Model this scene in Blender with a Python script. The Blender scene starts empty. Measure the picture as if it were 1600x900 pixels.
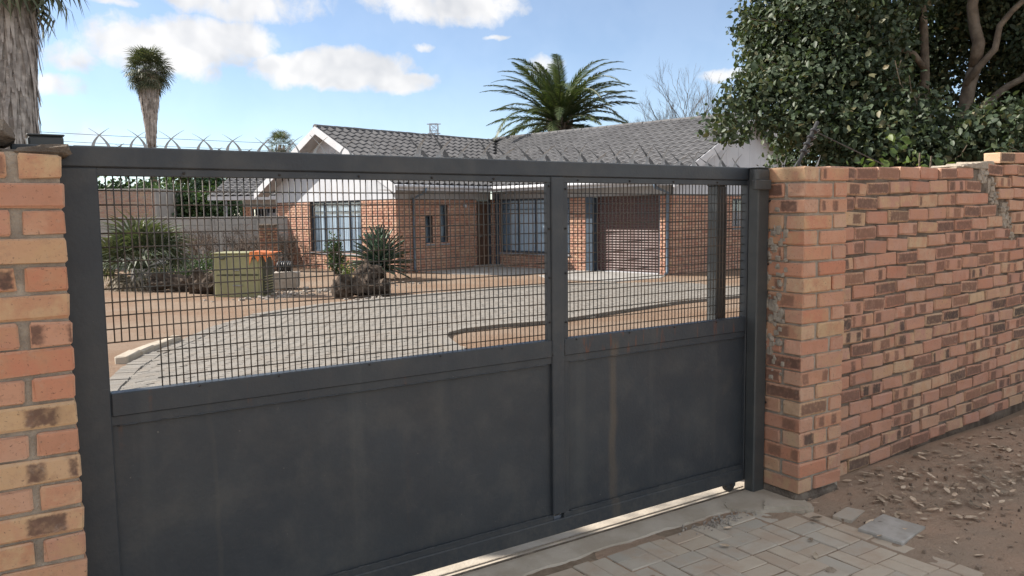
import bpy, bmesh, math, random
import numpy as np
from mathutils import Vector, Matrix, Quaternion
R = math.radians
rng = random.Random(7)
nrg = np.random.default_rng(7)
scene = bpy.context.scene
col = scene.collection

# ------------------------------------------------------------------ camera
F_PX, PITCH, ROLL, YAW, CAM_H = 1239.3, 0.0939, -0.0114, 0.9852, 1.55
fw = Vector((math.cos(YAW)*math.cos(PITCH), math.sin(YAW)*math.cos(PITCH), -math.sin(PITCH)))
rt0 = Vector((math.sin(YAW), -math.cos(YAW), 0)); up0 = rt0.cross(fw)
rt = rt0*math.cos(ROLL) + up0*math.sin(ROLL); up = up0*math.cos(ROLL) - rt0*math.sin(ROLL)
cam_data = bpy.data.cameras.new('camera'); cam = bpy.data.objects.new('camera', cam_data); col.objects.link(cam)
cam_data.sensor_width = 36; cam_data.lens = F_PX*36/1600; cam_data.clip_start = .05; cam_data.clip_end = 3000
M3 = Matrix((rt, up, -fw)).transposed(); cam.matrix_world = Matrix.Translation((0, 0, CAM_H)) @ M3.to_4x4()
scene.camera = cam
# ------------------------------------------------------------------ light
SUN_EL = R(37); SUN_H = Vector((-.70, .714, 0)).normalized()
SUN_DIR = SUN_H*math.cos(SUN_EL) + Vector((0, 0, math.sin(SUN_EL)))
sun_d = bpy.data.lights.new('sun', 'SUN'); sun = bpy.data.objects.new('sun', sun_d); col.objects.link(sun)
sun_d.energy = 2.0; sun_d.angle = R(0.6); sun_d.color = (1.0, .93, .84)
sun.rotation_euler = SUN_DIR.to_track_quat('Z', 'Y').to_euler()
vs = scene.view_settings
vs.view_transform = 'Standard'; vs.look = 'None'; vs.gamma = 1; vs.use_curve_mapping = False
vs.exposure = 2.12
cy = scene.cycles; cy.max_bounces = 7; cy.diffuse_bounces = 3; cy.glossy_bounces = 2; cy.transmission_bounces = 4; cy.transparent_max_bounces = 6; cy.caustics_reflective = False; cy.caustics_refractive = False
SKY_STRENGTH = .0425
world = bpy.data.worlds.new('World'); scene.world = world; world.use_nodes = True

class NT:
    """small node-tree writer"""
    def __init__(s, nt): s.nt = nt
    def n(s, t, **kw):
        nd = s.nt.nodes.new(t)
        for k, v in kw.items():
            if k == 'inp':
                for a, b in v.items(): nd.inputs[a].default_value = b
            else: setattr(nd, k, v)
        return nd
    def l(s, a, b): s.nt.links.new(a, b)
    def put(s, sock, v):
        if hasattr(v, 'is_output'): s.l(v, sock)
        else: sock.default_value = v
    def math(s, op, a, b=0, c=0, clamp=False):
        nd = s.n('ShaderNodeMath', operation=op, use_clamp=clamp)
        for i, v in enumerate((a, b, c)): s.put(nd.inputs[i], v)
        return nd.outputs[0]
    def vmath(s, op, a, b=(0, 0, 0), out=0):
        nd = s.n('ShaderNodeVectorMath', operation=op)
        s.put(nd.inputs[0], a); s.put(nd.inputs[1], b)
        return nd.outputs[out]
    def scale(s, a, k):
        nd = s.n('ShaderNodeVectorMath', operation='SCALE'); s.put(nd.inputs[0], a); s.put(nd.inputs['Scale'], k); return nd.outputs[0]
    def mix(s, fac, a, b, bt='MIX'):
        nd = s.n('ShaderNodeMix', data_type='RGBA', blend_type=bt)
        s.put(nd.inputs[0], fac)
        for i, v in ((6, a), (7, b)):
            s.put(nd.inputs[i], v if hasattr(v, 'is_output') else (*v, 1) if len(v) == 3 else v)
        return nd.outputs[2]
    def noise(s, vec, scale, detail=4, rough=.55, dist=0, out=0):
        nd = s.n('ShaderNodeTexNoise', inp={'Scale': scale, 'Detail': detail, 'Roughness': rough, 'Distortion': dist})
        if vec is not None: s.l(vec, nd.inputs['Vector'])
        return nd.outputs[out]
    def ramp(s, fac, stops, interp='LINEAR'):
        nd = s.n('ShaderNodeValToRGB'); cr = nd.color_ramp; cr.interpolation = interp
        while len(cr.elements) < len(stops): cr.elements.new(.5)
        for e, (p, c) in zip(cr.elements, stops):
            e.position = p; e.color = (*c, 1) if len(c) == 3 else c
        s.l(fac, nd.inputs[0]); return nd.outputs[0]
    def smooth(s, v, a, b, lo=0, hi=1):
        nd = s.n('ShaderNodeMapRange', interpolation_type='SMOOTHSTEP')
        s.put(nd.inputs[0], v)
        for i, x in ((1, a), (2, b), (3, lo), (4, hi)): s.put(nd.inputs[i], x)
        return nd.outputs[0]

def build_world():
    t = NT(world.node_tree); t.nt.nodes.clear()
    out = t.n('ShaderNodeOutputWorld')
    sky = t.n('ShaderNodeTexSky', sky_type='NISHITA', sun_disc=False)
    sky.sun_elevation = SUN_EL; sky.sun_rotation = math.atan2(SUN_H.x, SUN_H.y)
    sky.altitude = 1000; sky.air_density = .9; sky.dust_density = .35; sky.ozone_density = 1.5
    tc = t.n('ShaderNodeTexCoord').outputs['Generated']
    d = t.vmath('NORMALIZE', tc)
    # clouds: elongated cumulus banks (azimuth from +X in degrees, elevation, half width, half height in degrees)
    warp = t.vmath('SUBTRACT', t.noise(d, 9, 3, .6, out=1), (.5, .5, .5))
    fine = t.vmath('SUBTRACT', t.noise(d, 34, 3, .6, out=1), (.5, .5, .5))
    dw = t.vmath('ADD', t.vmath('ADD', d, t.scale(warp, .035)), t.scale(fine, .014))
    banks = CLOUDS
    best = None
    for az, el, w, h, wt in banks:
        a, e = R(az), R(el)
        c = Vector((math.cos(a)*math.cos(e), math.sin(a)*math.cos(e), math.sin(e)))
        rr = Vector((math.sin(a), -math.cos(a), 0)); uu = rr.cross(c)
        mp = t.n('ShaderNodeMapping', vector_type='TEXTURE')
        mp.inputs['Location'].default_value = tuple(c); mp.inputs['Rotation'].default_value = Matrix((rr, uu, c)).transposed().to_euler('XYZ')
        mp.inputs['Scale'].default_value = (math.tan(R(w*1.12)), math.tan(R(h*1.1)), .3); t.l(dw, mp.inputs[0])
        q = t.math('MULTIPLY_ADD', t.vmath('DOT_PRODUCT', mp.outputs[0], mp.outputs[0], out=1), -wt, wt)
        best = q if best is None else t.math('MAXIMUM', best, q)
    # the rest of the sky, out of view: denser cloud added to lift the shade
    fill_cloud = t.smooth(t.noise(t.vmath('MULTIPLY', dw, (1, 1, 2.2)), 3.2, 4, .55), .36, .52)
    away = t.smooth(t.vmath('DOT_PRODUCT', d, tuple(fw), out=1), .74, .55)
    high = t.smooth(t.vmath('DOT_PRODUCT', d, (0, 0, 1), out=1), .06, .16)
    fill_cloud = t.math('MULTIPLY', fill_cloud, t.math('MULTIPLY', away, high))
    n2 = t.noise(dw, 22, 5, .62)
    body = t.math('ADD', best, t.math('MULTIPLY', t.math('SUBTRACT', n2, .5), 2.2))
    mask = t.math('MAXIMUM', t.smooth(body, .02, .95), fill_cloud)
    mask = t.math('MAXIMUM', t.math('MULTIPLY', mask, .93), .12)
    shade = t.noise(t.vmath('ADD', dw, (.03, .02, .06)), 13, 3, .6)
    ccol = t.ramp(shade, [(.34, (.172, .174, .18)), (.58, (.246, .241, .236))])
    skyc = t.scale(sky.outputs[0], SKY_STRENGTH)
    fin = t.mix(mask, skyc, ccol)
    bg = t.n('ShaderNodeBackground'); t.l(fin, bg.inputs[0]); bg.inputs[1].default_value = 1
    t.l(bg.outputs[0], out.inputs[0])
    world.cycles.sampling_method = 'MANUAL'; world.cycles.sample_map_resolution = 256
CLOUDS = [(78.9, 11.0, 5.28, 1.89, 1.4), (74.8, 11.9, 2.98, 1.28, 1.3), (84.7, 9.8, 2.24, 0.99, 0.9), (77.3, 9.6, 1.64, 1.13, 0.8), (73.9, 13.8, 5.94, 1.02, 1),
          (82.4, 13.4, 2.12, 0.37, 0.8), (61.2, 14.3, 6.03, 1.39, 1), (68.8, 10.0, 5.94, 1.51, 1.6), (64.4, 9.2, 3.07, 0.86, 1.3), (62.7, 11.6, 1.05, 0.34, 0.75),
          (57.4, 12.2, 1.06, 0.21, 0.7), (85.8, 8.1, 2.11, 0.69, 0.85), (84.4, 5.2, 2.12, 0.87, 0.5), (41.7, 9.0, 1.88, 0.55, 0.75), (54.1, 9.8, 1.42, 0.95, 0.85), (88.4, 8.8, 1.29, 2.21, 0.9)]
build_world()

# ------------------------------------------------------------------ mesh helpers
class MB:
    def __init__(s): s.v = []; s.f = []; s.smooth = False
    def add(s, vs, fs):
        o = len(s.v); s.v += [tuple(p) for p in vs]; s.f += [tuple(i+o for i in f) for f in fs]; return s
    def quad(s, a, b, c, d): return s.add((a, b, c, d), ((0, 1, 2, 3),))
    def box(s, x0, x1, y0, y1, z0, z1, m=None):
        vs = [(x, y, z) for z in (z0, z1) for y in (y0, y1) for x in (x0, x1)]
        if m is not None: vs = [m @ Vector(p) for p in vs]
        return s.add(vs, ((0, 2, 3, 1), (4, 5, 7, 6), (0, 1, 5, 4), (2, 6, 7, 3), (0, 4, 6, 2), (1, 3, 7, 5)))
    def bevbox(s, x0, x1, y0, y1, z0, z1, b=.004, m=None, jit=0):
        bm = bmesh.new(); bmesh.ops.create_cube(bm, size=1)
        for v in bm.verts: v.co = Vector(((x0+x1)/2+v.co.x*(x1-x0), (y0+y1)/2+v.co.y*(y1-y0), (z0+z1)/2+v.co.z*(z1-z0)))
        bmesh.ops.bevel(bm, geom=bm.edges[:], offset=b, segments=1, affect='EDGES', profile=.6)
        if jit:
            for v in bm.verts: v.co += Vector((rng.uniform(-jit, jit), rng.uniform(-jit, jit), rng.uniform(-jit, jit)))
        bm.verts.index_update()
        s.add([(m @ v.co if m is not None else v.co) for v in bm.verts], [[v.index for v in f.verts] for f in bm.faces]); bm.free(); return s
    def tube(s, pts, rad, n=6, caps=True):
        pts = [Vector(p) for p in pts]; rad = rad if hasattr(rad, '__len__') else [rad]*len(pts)
        o = len(s.v); T = None; nrm = None
        for i, p in enumerate(pts):
            a = pts[max(i-1, 0)]; b = pts[min(i+1, len(pts)-1)]; t = (b-a)
            t = t.normalized() if t.length > 1e-9 else Vector((0, 0, 1))
            if nrm is None:
                nrm = t.orthogonal().normalized()
            else:
                nrm = (nrm - t*nrm.dot(t)); nrm = nrm.normalized() if nrm.length > 1e-6 else t.orthogonal().normalized()
            bn = t.cross(nrm)
            for k in range(n):
                a_ = 2*math.pi*k/n
                s.v.append(tuple(p + (nrm*math.cos(a_)+bn*math.sin(a_))*rad[i]))
        for i in range(len(pts)-1):
            for k in range(n):
                k2 = (k+1) % n
                s.f.append((o+i*n+k, o+i*n+k2, o+(i+1)*n+k2, o+(i+1)*n+k))
        if caps:
            s.f.append(tuple(o+k for k in reversed(range(n)))); q = o+(len(pts)-1)*n; s.f.append(tuple(q+k for k in range(n)))
        return s
    def prism(s, poly, z0, z1):
        n = len(poly)
        return s.add([(x, y, z0) for x, y in poly]+[(x, y, z1) for x, y in poly],
                     [tuple(reversed(range(n))), tuple(range(n, 2*n))]+[(i, (i+1) % n, n+(i+1) % n, n+i) for i in range(n)])
    def mesh(s, name, mat, smooth=False):
        me = bpy.data.meshes.new(name); me.from_pydata(s.v, [], s.f)
        if mat: me.materials.append(mat)
        if smooth or s.smooth: me.polygons.foreach_set('use_smooth', [True]*len(me.polygons))
        me.update(); return me
    def build(s, name, mat, parent=None, smooth=False, kind=None, label=None):
        return put(name, s.mesh(name, mat, smooth), parent, kind=kind, label=label)
def put(name, me, parent=None, loc=None, rot=None, scale=None, kind=None, label=None):
    o = bpy.data.objects.new(name, me); col.objects.link(o); o.parent = parent
    if loc is not None: o.location = loc
    if rot is not None: o.rotation_euler = rot
    if scale is not None: o.scale = scale
    if kind: o['kind'] = kind
    if label: o['label'] = label
    return o
def thing(name, label, cat, loc=(0, 0, 0), rz=0, group=None):
    o = bpy.data.objects.new(name, None); col.objects.link(o); o.empty_display_size = .2
    o.location = loc; o.rotation_euler = (0, 0, rz); o['label'] = label; o['category'] = cat
    if group: o['group'] = group
    return o
def tag(o, label, cat, group=None):
    o['label'] = label; o['category'] = cat
    if group: o['group'] = group
    return o
def np_mesh(name, verts, faces, mat, smooth=False):
    """verts (N,3), faces (M,k) arrays, all faces the same size"""
    me = bpy.data.meshes.new(name); k = faces.shape[1]
    me.vertices.add(len(verts)); me.vertices.foreach_set('co', verts.astype(np.float32).ravel())
    me.loops.add(faces.size); me.loops.foreach_set('vertex_index', faces.astype(np.int32).ravel())
    me.polygons.add(len(faces)); me.polygons.foreach_set('loop_start', np.arange(0, faces.size, k, dtype=np.int32))
    try: me.polygons.foreach_set('loop_total', np.full(len(faces), k, dtype=np.int32))
    except Exception: pass
    if mat: me.materials.append(mat)
    if smooth: me.polygons.foreach_set('use_smooth', np.ones(len(faces), dtype=bool))
    me.update(calc_edges=True); me.validate(); return me

# ------------------------------------------------------------------ materials
def mat_new(name):
    m = bpy.data.materials.new(name); m.use_nodes = True; t = NT(m.node_tree)
    b = t.nt.nodes['Principled BSDF']; return m, t, b
def bump(t, b, h, strength=.4, dist=.01):
    nd = t.n('ShaderNodeBump', inp={'Strength': strength, 'Distance': dist}); t.l(h, nd.inputs['Height']); t.l(nd.outputs[0], b.inputs['Normal'])
def rnd(t, k=1.0, off=0.0):
    oi = t.n('ShaderNodeObjectInfo').outputs['Random']; ge = t.n('ShaderNodeNewGeometry').outputs['Random Per Island']
    return t.math('FRACT', t.math('ADD', t.math('MULTIPLY', t.math('ADD', oi, ge), k), off))
def simple(name, c1, c2=None, scale=6, rough=.7, bumps=.25, metal=0, spec=.5, bscale=None, bdist=.006, coord='Object', jitter=0.0):
    m, t, b = mat_new(name); tc = t.n('ShaderNodeTexCoord').outputs[coord]
    c2 = c2 or tuple(x*.7 for x in c1)
    n1 = t.noise(tc, scale, 6, .6)
    c = t.mix(t.smooth(n1, .32, .68), c1, c2)
    if jitter:
        r = rnd(t, 3.7); c = t.mix(1, c, t.ramp(r, [(0, (1-jitter,)*3), (1, (1+jitter,)*3)]), 'MULTIPLY')
    t.l(c, b.inputs['Base Color']); b.inputs['Metallic'].default_value = metal; b.inputs['Specular IOR Level'].default_value = spec
    t.l(t.smooth(t.noise(tc, scale*3, 3), .2, .8, max(rough-.12, .05), min(rough+.12, 1)), b.inputs['Roughness'])
    if bumps: bump(t, b, t.noise(tc, bscale or scale*8, 6, .65), bumps, bdist)
    return m
def brick_material(name, stops, banded=True, dusty=.35, dark_k=.42):
    m, t, b = mat_new(name); tcn = t.n('ShaderNodeTexCoord'); tc = tcn.outputs['Object']
    r = rnd(t, 1.0); r2 = t.math('FRACT', t.math('MULTIPLY', r, 17.31)); r3 = t.math('FRACT', t.math('MULTIPLY', r, 57.7))
    c = t.ramp(r, stops, 'LINEAR')
    off = t.n('ShaderNodeCombineXYZ'); t.l(t.math('MULTIPLY', r, 91), off.inputs[0]); t.l(t.math('MULTIPLY', r2, 47), off.inputs[1])
    v = t.vmath('ADD', tc, off.outputs[0])
    c = t.mix(t.math('MULTIPLY', t.smooth(t.noise(v, 13, 5, .65), .38, .66), .7), c, t.ramp(r3, [(0, (.54, .29, .18)), (.5, (.47, .20, .125)), (1, (.56, .39, .22))]))
    if banded:   # flashed bricks: dark centres or bands inside a pale rim
        gs = t.n('ShaderNodeSeparateXYZ'); t.l(tcn.outputs['Generated'], gs.inputs[0])
        jit = t.math('MULTIPLY', t.math('SUBTRACT', t.noise(v, 70, 3), .5), .02)
        ex = t.math('MULTIPLY', t.math('SUBTRACT', .5, t.math('ABSOLUTE', t.math('SUBTRACT', gs.outputs[0], .5))), .232)
        ez = t.math('MULTIPLY', t.math('SUBTRACT', .5, t.math('ABSOLUTE', t.math('SUBTRACT', gs.outputs[2], .5))), .0735)
        dist = t.math('ADD', t.math('MINIMUM', ex, ez), jit)
        core = t.smooth(dist, .005, .016)
        sp = t.n('ShaderNodeSeparateXYZ'); t.l(v, sp.inputs[0])
        w = t.n('ShaderNodeCombineXYZ'); t.l(t.math('ADD', sp.outputs[0], jit), w.inputs[0])
        band = t.smooth(t.noise(w.outputs[0], 9, 0, .5), .48, .56)
        band = t.math('MAXIMUM', band, t.math('LESS_THAN', r2, dark_k*.42))
        gate_ = t.math('LESS_THAN', r2, dark_k)
        spot = t.math('MULTIPLY', t.math('MULTIPLY', band, t.math('MULTIPLY', gate_, core)), t.smooth(t.noise(v, 40, 4), .2, .55, .5, .92))
        c = t.mix(spot, c, t.ramp(r3, [(0, (.12, .075, .06)), (.35, (.20, .11, .08)), (.75, (.28, .15, .10)), (.9, (.15, .09, .07)), (1, (.05, .042, .04))]))
        c = t.mix(t.math('MULTIPLY', t.smooth(dist, .009, .001), .28), c, (.54, .42, .32))
    blotch = t.smooth(t.noise(v, 33, 5, .7), .3, .7, .80, 1.14)
    c = t.mix(1, c, blotch, 'MULTIPLY') if False else t.mix(t.smooth(t.noise(v, 33, 5, .7), .5, .75, 0, .4), c, (.34, .20, .14))
    speck = t.smooth(t.noise(v, 110, 4, .65), .60, .70)
    c = t.mix(t.math('MULTIPLY', speck, .7), c, (.12, .075, .055))
    dust = t.smooth(t.noise(v, 26, 6, .7), .55, .8)
    c = t.mix(t.math('MULTIPLY', dust, dusty), c, (.46, .40, .33))
    t.l(c, b.inputs['Base Color']); b.inputs['Roughness'].default_value = .88; b.inputs['Specular IOR Level'].default_value = .25
    h = t.math('ADD', t.noise(v, 55, 6, .7), t.math('MULTIPLY', t.noise(v, 14, 3), .8))
    bump(t, b, h, .55, .004); return m

BRICKS = [(0, (.52, .225, .14)), (.18, (.55, .28, .18)), (.34, (.56, .32, .215)), (.48, (.50, .25, .17)), (.60, (.56, .345, .225)), (.70, (.57, .40, .235)), (.78, (.52, .275, .175)), (.9, (.56, .345, .24)), (1, (.46, .23, .16))]
WALL_BRICKS = [(0, (.47, .24, .165)), (.2, (.51, .285, .205)), (.4, (.53, .325, .235)), (.55, (.48, .265, .20)), (.72, (.53, .345, .235)), (.8, (.54, .39, .25)), (.88, (.46, .25, .18)), (1, (.42, .24, .18))]
M = {}
M['brick'] = brick_material('face_brick', BRICKS)
M['wall_brick'] = brick_material('wall_face_brick', WALL_BRICKS, dark_k=.62)
M['house_brick'] = brick_material('house_face_brick', [(0, (.45, .265, .20)), (.3, (.50, .315, .24)), (.6, (.55, .37, .285)), (.85, (.42, .23, .18)), (1, (.34, .185, .145))], banded=False, dusty=.2)
M['dark_brick'] = brick_material('old_dark_brick', [(0, (.15, .08, .06)), (.5, (.22, .12, .085)), (1, (.11, .07, .06))], banded=False, dusty=.3)
M['grey_brick'] = brick_material('grey_stock_brick', [(0, (.33, .27, .24)), (.5, (.38, .31, .27)), (1, (.28, .21, .19))], banded=False, dusty=.6)
M['mortar'] = simple('mortar', (.47, .41, .335), (.33, .285, .235), 18, .95, .9, bscale=90, bdist=.012, spec=.15)
M['mortar_dark'] = simple('weathered_shaded_mortar', (.27, .225, .18), (.13, .105, .085), 9, .95, 1, bscale=70, bdist=.02, spec=.15)
M['house_mortar'] = simple('house_mortar', (.17, .125, .10), (.13, .095, .08), 4, .95, .3, spec=.15)

def gate_material():
    m, t, b = mat_new('charcoal_gate_paint'); tc = t.n('ShaderNodeTexCoord').outputs['Object']
    base = t.mix(t.smooth(t.noise(tc, 2.2, 5, .6), .3, .7), (.036, .043, .052), (.049, .056, .063))
    st = t.vmath('MULTIPLY', tc, (9, 9, .35))
    streak = t.smooth(t.noise(st, 1.0, 4, .55), .56, .72)
    base = t.mix(t.math('MULTIPLY', streak, .28), base, (.092, .096, .094))
    # rust runs below the rails
    r1 = t.smooth(t.noise(t.vmath('MULTIPLY', tc, (16, 16, .55)), 1.0, 5, .6), .64, .74)
    sz = t.n('ShaderNodeSeparateXYZ'); t.l(tc, sz.inputs[0])
    below = t.smooth(sz.outputs[2], .72, .9); above = t.smooth(sz.outputs[2], 1.0, .96)
    rust = t.math('MULTIPLY', r1, t.math('MULTIPLY', t.math('MAXIMUM', t.math('MULTIPLY', below, above), .12), t.smooth(t.noise(tc, 30, 4), .35, .6)))
    base = t.mix(t.math('MULTIPLY', rust, .75), base, (.13, .062, .035))
    # one long water stain right of the mullion, one faint left of it
    for xc, wd, k, cc in ((2.26, .035, .8, (.125, .10, .075)), (.92, .02, .14, (.10, .10, .09)), (1.45, .03, .12, (.10, .10, .10)), (.40, .012, .22, (.12, .11, .09))):
        dx = t.math('ABSOLUTE', t.math('SUBTRACT', t.math('ADD', sz.outputs[0], t.math('MULTIPLY', t.noise(tc, 3, 2), .06)), xc+.03))
        s_ = t.math('MULTIPLY', t.smooth(dx, wd, wd*.25), t.math('MULTIPLY', t.smooth(sz.outputs[2], .98, .9), k))
        base = t.mix(t.math('MULTIPLY', s_, t.smooth(t.noise(st, 3, 3), .2, .7)), base, cc)
    fr_ = t.math('MULTIPLY', t.smooth(sz.outputs[0], 1.8, 2.1), t.math('MULTIPLY', t.smooth(sz.outputs[2], .84, .90), t.smooth(sz.outputs[2], 1.0, .97)))
    fr_ = t.math('MULTIPLY', fr_, t.smooth(t.noise(t.vmath('MULTIPLY', tc, (38, 38, 5)), 1.0, 4, .6), .56, .66))
    base = t.mix(t.math('MULTIPLY', fr_, .9), base, (.13, .055, .034))
    splash = t.math('MULTIPLY', t.smooth(t.math('ADD', sz.outputs[2], t.math('MULTIPLY', t.noise(tc, 7, 4), .2)), .36, .12), t.smooth(t.noise(tc, 40, 5, .7), .35, .7))
    base = t.mix(t.math('MULTIPLY', splash, .35), base, (.13, .115, .095))
    scr = t.smooth(t.noise(t.vmath('MULTIPLY', tc, (3, 3, 60)), 1.0, 3, .5), .74, .77)
    base = t.mix(t.math('MULTIPLY', scr, .25), base, (.15, .15, .145))
    patch = t.smooth(t.noise(tc, 1.3, 4, .5, .5), .4, .62)
    base = t.mix(t.math('MULTIPLY', patch, .35), base, (.028, .034, .044))
    dust = t.math('MULTIPLY', t.smooth(t.noise(tc, 5, 6, .65), .42, .75), .4)
    base = t.mix(dust, base, (.10, .098, .092))
    chips = t.smooth(t.noise(tc, 75, 2, .5), .76, .79)
    base = t.mix(t.math('MULTIPLY', chips, .5), base, (.19, .18, .165))
    t.l(base, b.inputs['Base Color']); b.inputs['Specular IOR Level'].default_value = .42
    t.l(t.smooth(t.noise(tc, 6, 5, .6), .25, .75, .36, .56), b.inputs['Roughness'])
    bump(t, b, t.math('ADD', t.noise(tc, 60, 4), t.math('MULTIPLY', t.noise(tc, 4, 3), 1.2)), .14, .01)
    return m
M['gate'] = gate_material()
M['wire'] = simple('mesh_wire', (.045, .048, .046), (.085, .06, .042), 7, .6, .2)
M['post'] = simple('charcoal_post_paint', (.052, .057, .060), (.07, .074, .073), 5, .5, .1)
M['steel'] = simple('galvanised_spike', (.36, .36, .355), (.20, .195, .19), 30, .5, .15, metal=.3)
M['dark_steel'] = simple('dark_spike', (.10, .10, .10), (.055, .053, .052), 30, .5, .15, metal=.2)
M['bolt'] = simple('rusty_bolt', (.05, .035, .03), (.03, .026, .024), 40, .7, .2)
M['rubber'] = simple('black_rubber', (.03, .03, .032), (.05, .048, .045), 20, .7, .1)
M['concrete'] = simple('worn_concrete', (.50, .445, .37), (.40, .345, .275), 5, .92, .5, bscale=60, bdist=.008, spec=.2)
M['grey_concrete'] = simple('grey_concrete', (.36, .35, .33), (.28, .27, .255), 2.5, .9, .3, bscale=40, spec=.2)
M['joint_sand'] = simple('joint_sand', (.30, .235, .175), (.19, .145, .105), 14, .95, .6, bscale=120, spec=.1)
M['tile'] = simple('dusty_grey_tile', (.46, .435, .40), (.34, .315, .28), 9, .9, .4, bscale=70, spec=.2)
def paver_material(name, stops, dirt, k=.55):
    m, t, b = mat_new(name); tc = t.n('ShaderNodeNewGeometry').outputs['Position']
    r = rnd(t, 1.0); c = t.ramp(r, stops)
    agg = t.smooth(t.noise(tc, 190, 3, .7), .52, .62)
    c = t.mix(t.math('MULTIPLY', agg, .45), c, (.52, .48, .42))
    sm = t.math('MULTIPLY', t.smooth(t.noise(tc, 4.5, 7, .68), .42, .68), k)
    c = t.mix(sm, c, dirt)
    dk = t.math('MULTIPLY', t.smooth(t.noise(tc, 1.1, 4, .5, .4), .66, .76), .4)
    c = t.mix(dk, c, (.14, .13, .12))
    t.l(c, b.inputs['Base Color']); b.inputs['Roughness'].default_value = .9; b.inputs['Specular IOR Level'].default_value = .2
    bump(t, b, t.noise(tc, 120, 6, .75), .6, .006); return m
M['paver'] = paver_material('street_paver', [(0, (.43, .395, .335)), (.4, (.50, .45, .375)), (.75, (.54, .46, .36)), (1, (.47, .39, .305))], (.45, .345, .26), .75)
M['drive_paver'] = paver_material('driveway_paver', [(0, (.20, .188, .17)), (.5, (.235, .22, .198)), (1, (.18, .168, .152))], (.23, .19, .15), .45)

def dirt_material():
    m, t, b = mat_new('dirt'); g = t.n('ShaderNodeNewGeometry'); pos = g.outputs['Position']
    sp = t.n('ShaderNodeSeparateXYZ'); t.l(pos, sp.inputs[0])
    yy = t.math('ADD', sp.outputs[1], t.math('MULTIPLY', t.noise(pos, .9, 4), 1.4))
    inside = t.smooth(yy, 3.2, 4.2)
    n1 = t.noise(pos, .55, 6, .6); n2 = t.noise(pos, 7, 7, .7); n3 = t.noise(pos, 60, 5, .7)
    yard = t.mix(t.smooth(n1, .35, .65), (.27, .205, .155), (.225, .148, .10))
    street = t.mix(t.smooth(t.noise(pos, 1.6, 6, .6), .38, .62), (.39, .30, .225), (.46, .325, .235))
    # redder sweepings along the far side of the yard
    c = t.mix(inside, street, yard)
    c = t.mix(t.math('MULTIPLY', t.smooth(n2, .4, .75), .45), c, (.30, .225, .165))
    c = t.mix(t.math('MULTIPLY', t.smooth(n3, .6, .72), .5), c, (.50, .40, .30))
    c = t.mix(t.math('MULTIPLY', t.smooth(t.noise(pos, 95, 4, .6), .63, .7), .6), c, (.10, .07, .05))
    t.l(c, b.inputs['Base Color']); b.inputs['Roughness'].default_value = .96; b.inputs['Specular IOR Level'].default_value = .12
    bump(t, b, t.math('ADD', t.math('MULTIPLY', n2, 1.3), t.math('ADD', n3, t.math('MULTIPLY', t.noise(pos, 22, 5), .8))), .75, .025); return m
M['dirt'] = dirt_material()
M['roof'] = simple('grey_concrete_tile', (.138, .137, .141), (.106, .105, .109), 1.6, .82, .3, bscale=50, spec=.3, jitter=.09)
M['white'] = simple('white_paint', (.58, .59, .62), (.50, .51, .54), 2.5, .6, .08)
M['cladding'] = simple('white_gable_board', (.55, .57, .61), (.48, .50, .54), 1.2, .6, .05)
M['soffit'] = simple('soffit_paint', (.42, .42, .43), (.34, .34, .35), 2, .8, .1)
M['pipe'] = simple('blue_grey_pipe_paint', (.12, .17, .23), (.09, .125, .17), 3, .5, .05)
M['frame'] = simple('blue_window_paint', (.055, .080, .112), (.042, .062, .088), 3, .5, .05)
M['curtain'] = simple('pale_blue_curtain', (.60, .67, .74), (.50, .57, .64), 1.5, .9, .1)
M['drape'] = simple('dark_blue_drape', (.22, .26, .31), (.16, .20, .25), 1.5, .9, .1)
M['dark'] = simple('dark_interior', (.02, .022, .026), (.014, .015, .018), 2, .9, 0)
M['wood'] = simple('brown_door_wood', (.11, .058, .036), (.075, .04, .026), 6, .6, .1)
M['roller'] = simple('brown_roller_door', (.10, .055, .05), (.082, .046, .043), 1.5, .55, .05)
M['sill'] = simple('grey_window_sill', (.30, .31, .34), (.24, .25, .27), 4, .8, .2)
M['box'] = simple('olive_cabinet_paint', (.31, .30, .155), (.255, .245, .125), 2.5, .55, .06)
M['box_dark'] = simple('dark_olive_trim_and_shade', (.05, .055, .035), (.035, .04, .028), 4, .6, .1)
M['orange'] = simple('orange_plastic', (.72, .22, .055), (.60, .16, .04), 3, .5, .1)
M['black'] = simple('black_plastic', (.018, .018, .02), (.03, .03, .032), 8, .45, .1)
M['bark'] = simple('grey_bark', (.20, .165, .125), (.10, .08, .062), 5, .95, .8, bscale=22, bdist=.03, spec=.15)
M['bark_tan'] = simple('tan_bark', (.22, .18, .14), (.11, .088, .068), 6, .95, .7, bscale=25, bdist=.02, spec=.15)
M['log'] = simple('weathered_log', (.12, .092, .072), (.035, .028, .023), 3.5, .95, 1, bscale=14, bdist=.05, spec=.1)
M['logend'] = simple('cut_wood', (.42, .35, .27), (.22, .17, .12), 6, .95, .5, spec=.1)
M['twig'] = simple('dry_twig', (.17, .125, .095), (.085, .062, .048), 3, .95, .2)
M['stone'] = simple('pale_stone', (.44, .40, .35), (.30, .26, .22), 5, .95, .5)
M['skirt'] = simple('dead_palm_thatch', (.43, .40, .375), (.24, .215, .20), 2.2, .95, .5, bscale=20, jitter=.3)
M['clod'] = simple('soil_clod', (.36, .27, .20), (.20, .145, .105), 9, .95, .3, jitter=.4)
M['precast'] = simple('precast_panel', (.40, .385, .365), (.30, .285, .265), 1.2, .92, .4, bscale=30)
M['pylon'] = simple('galvanised_pylon', (.36, .39, .43), (.30, .33, .37), 1, .6, 0)
M['paper_leaf'] = simple('fallen_leaf', (.50, .41, .31), (.31, .23, .155), 30, .85, .1, jitter=.6)
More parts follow.
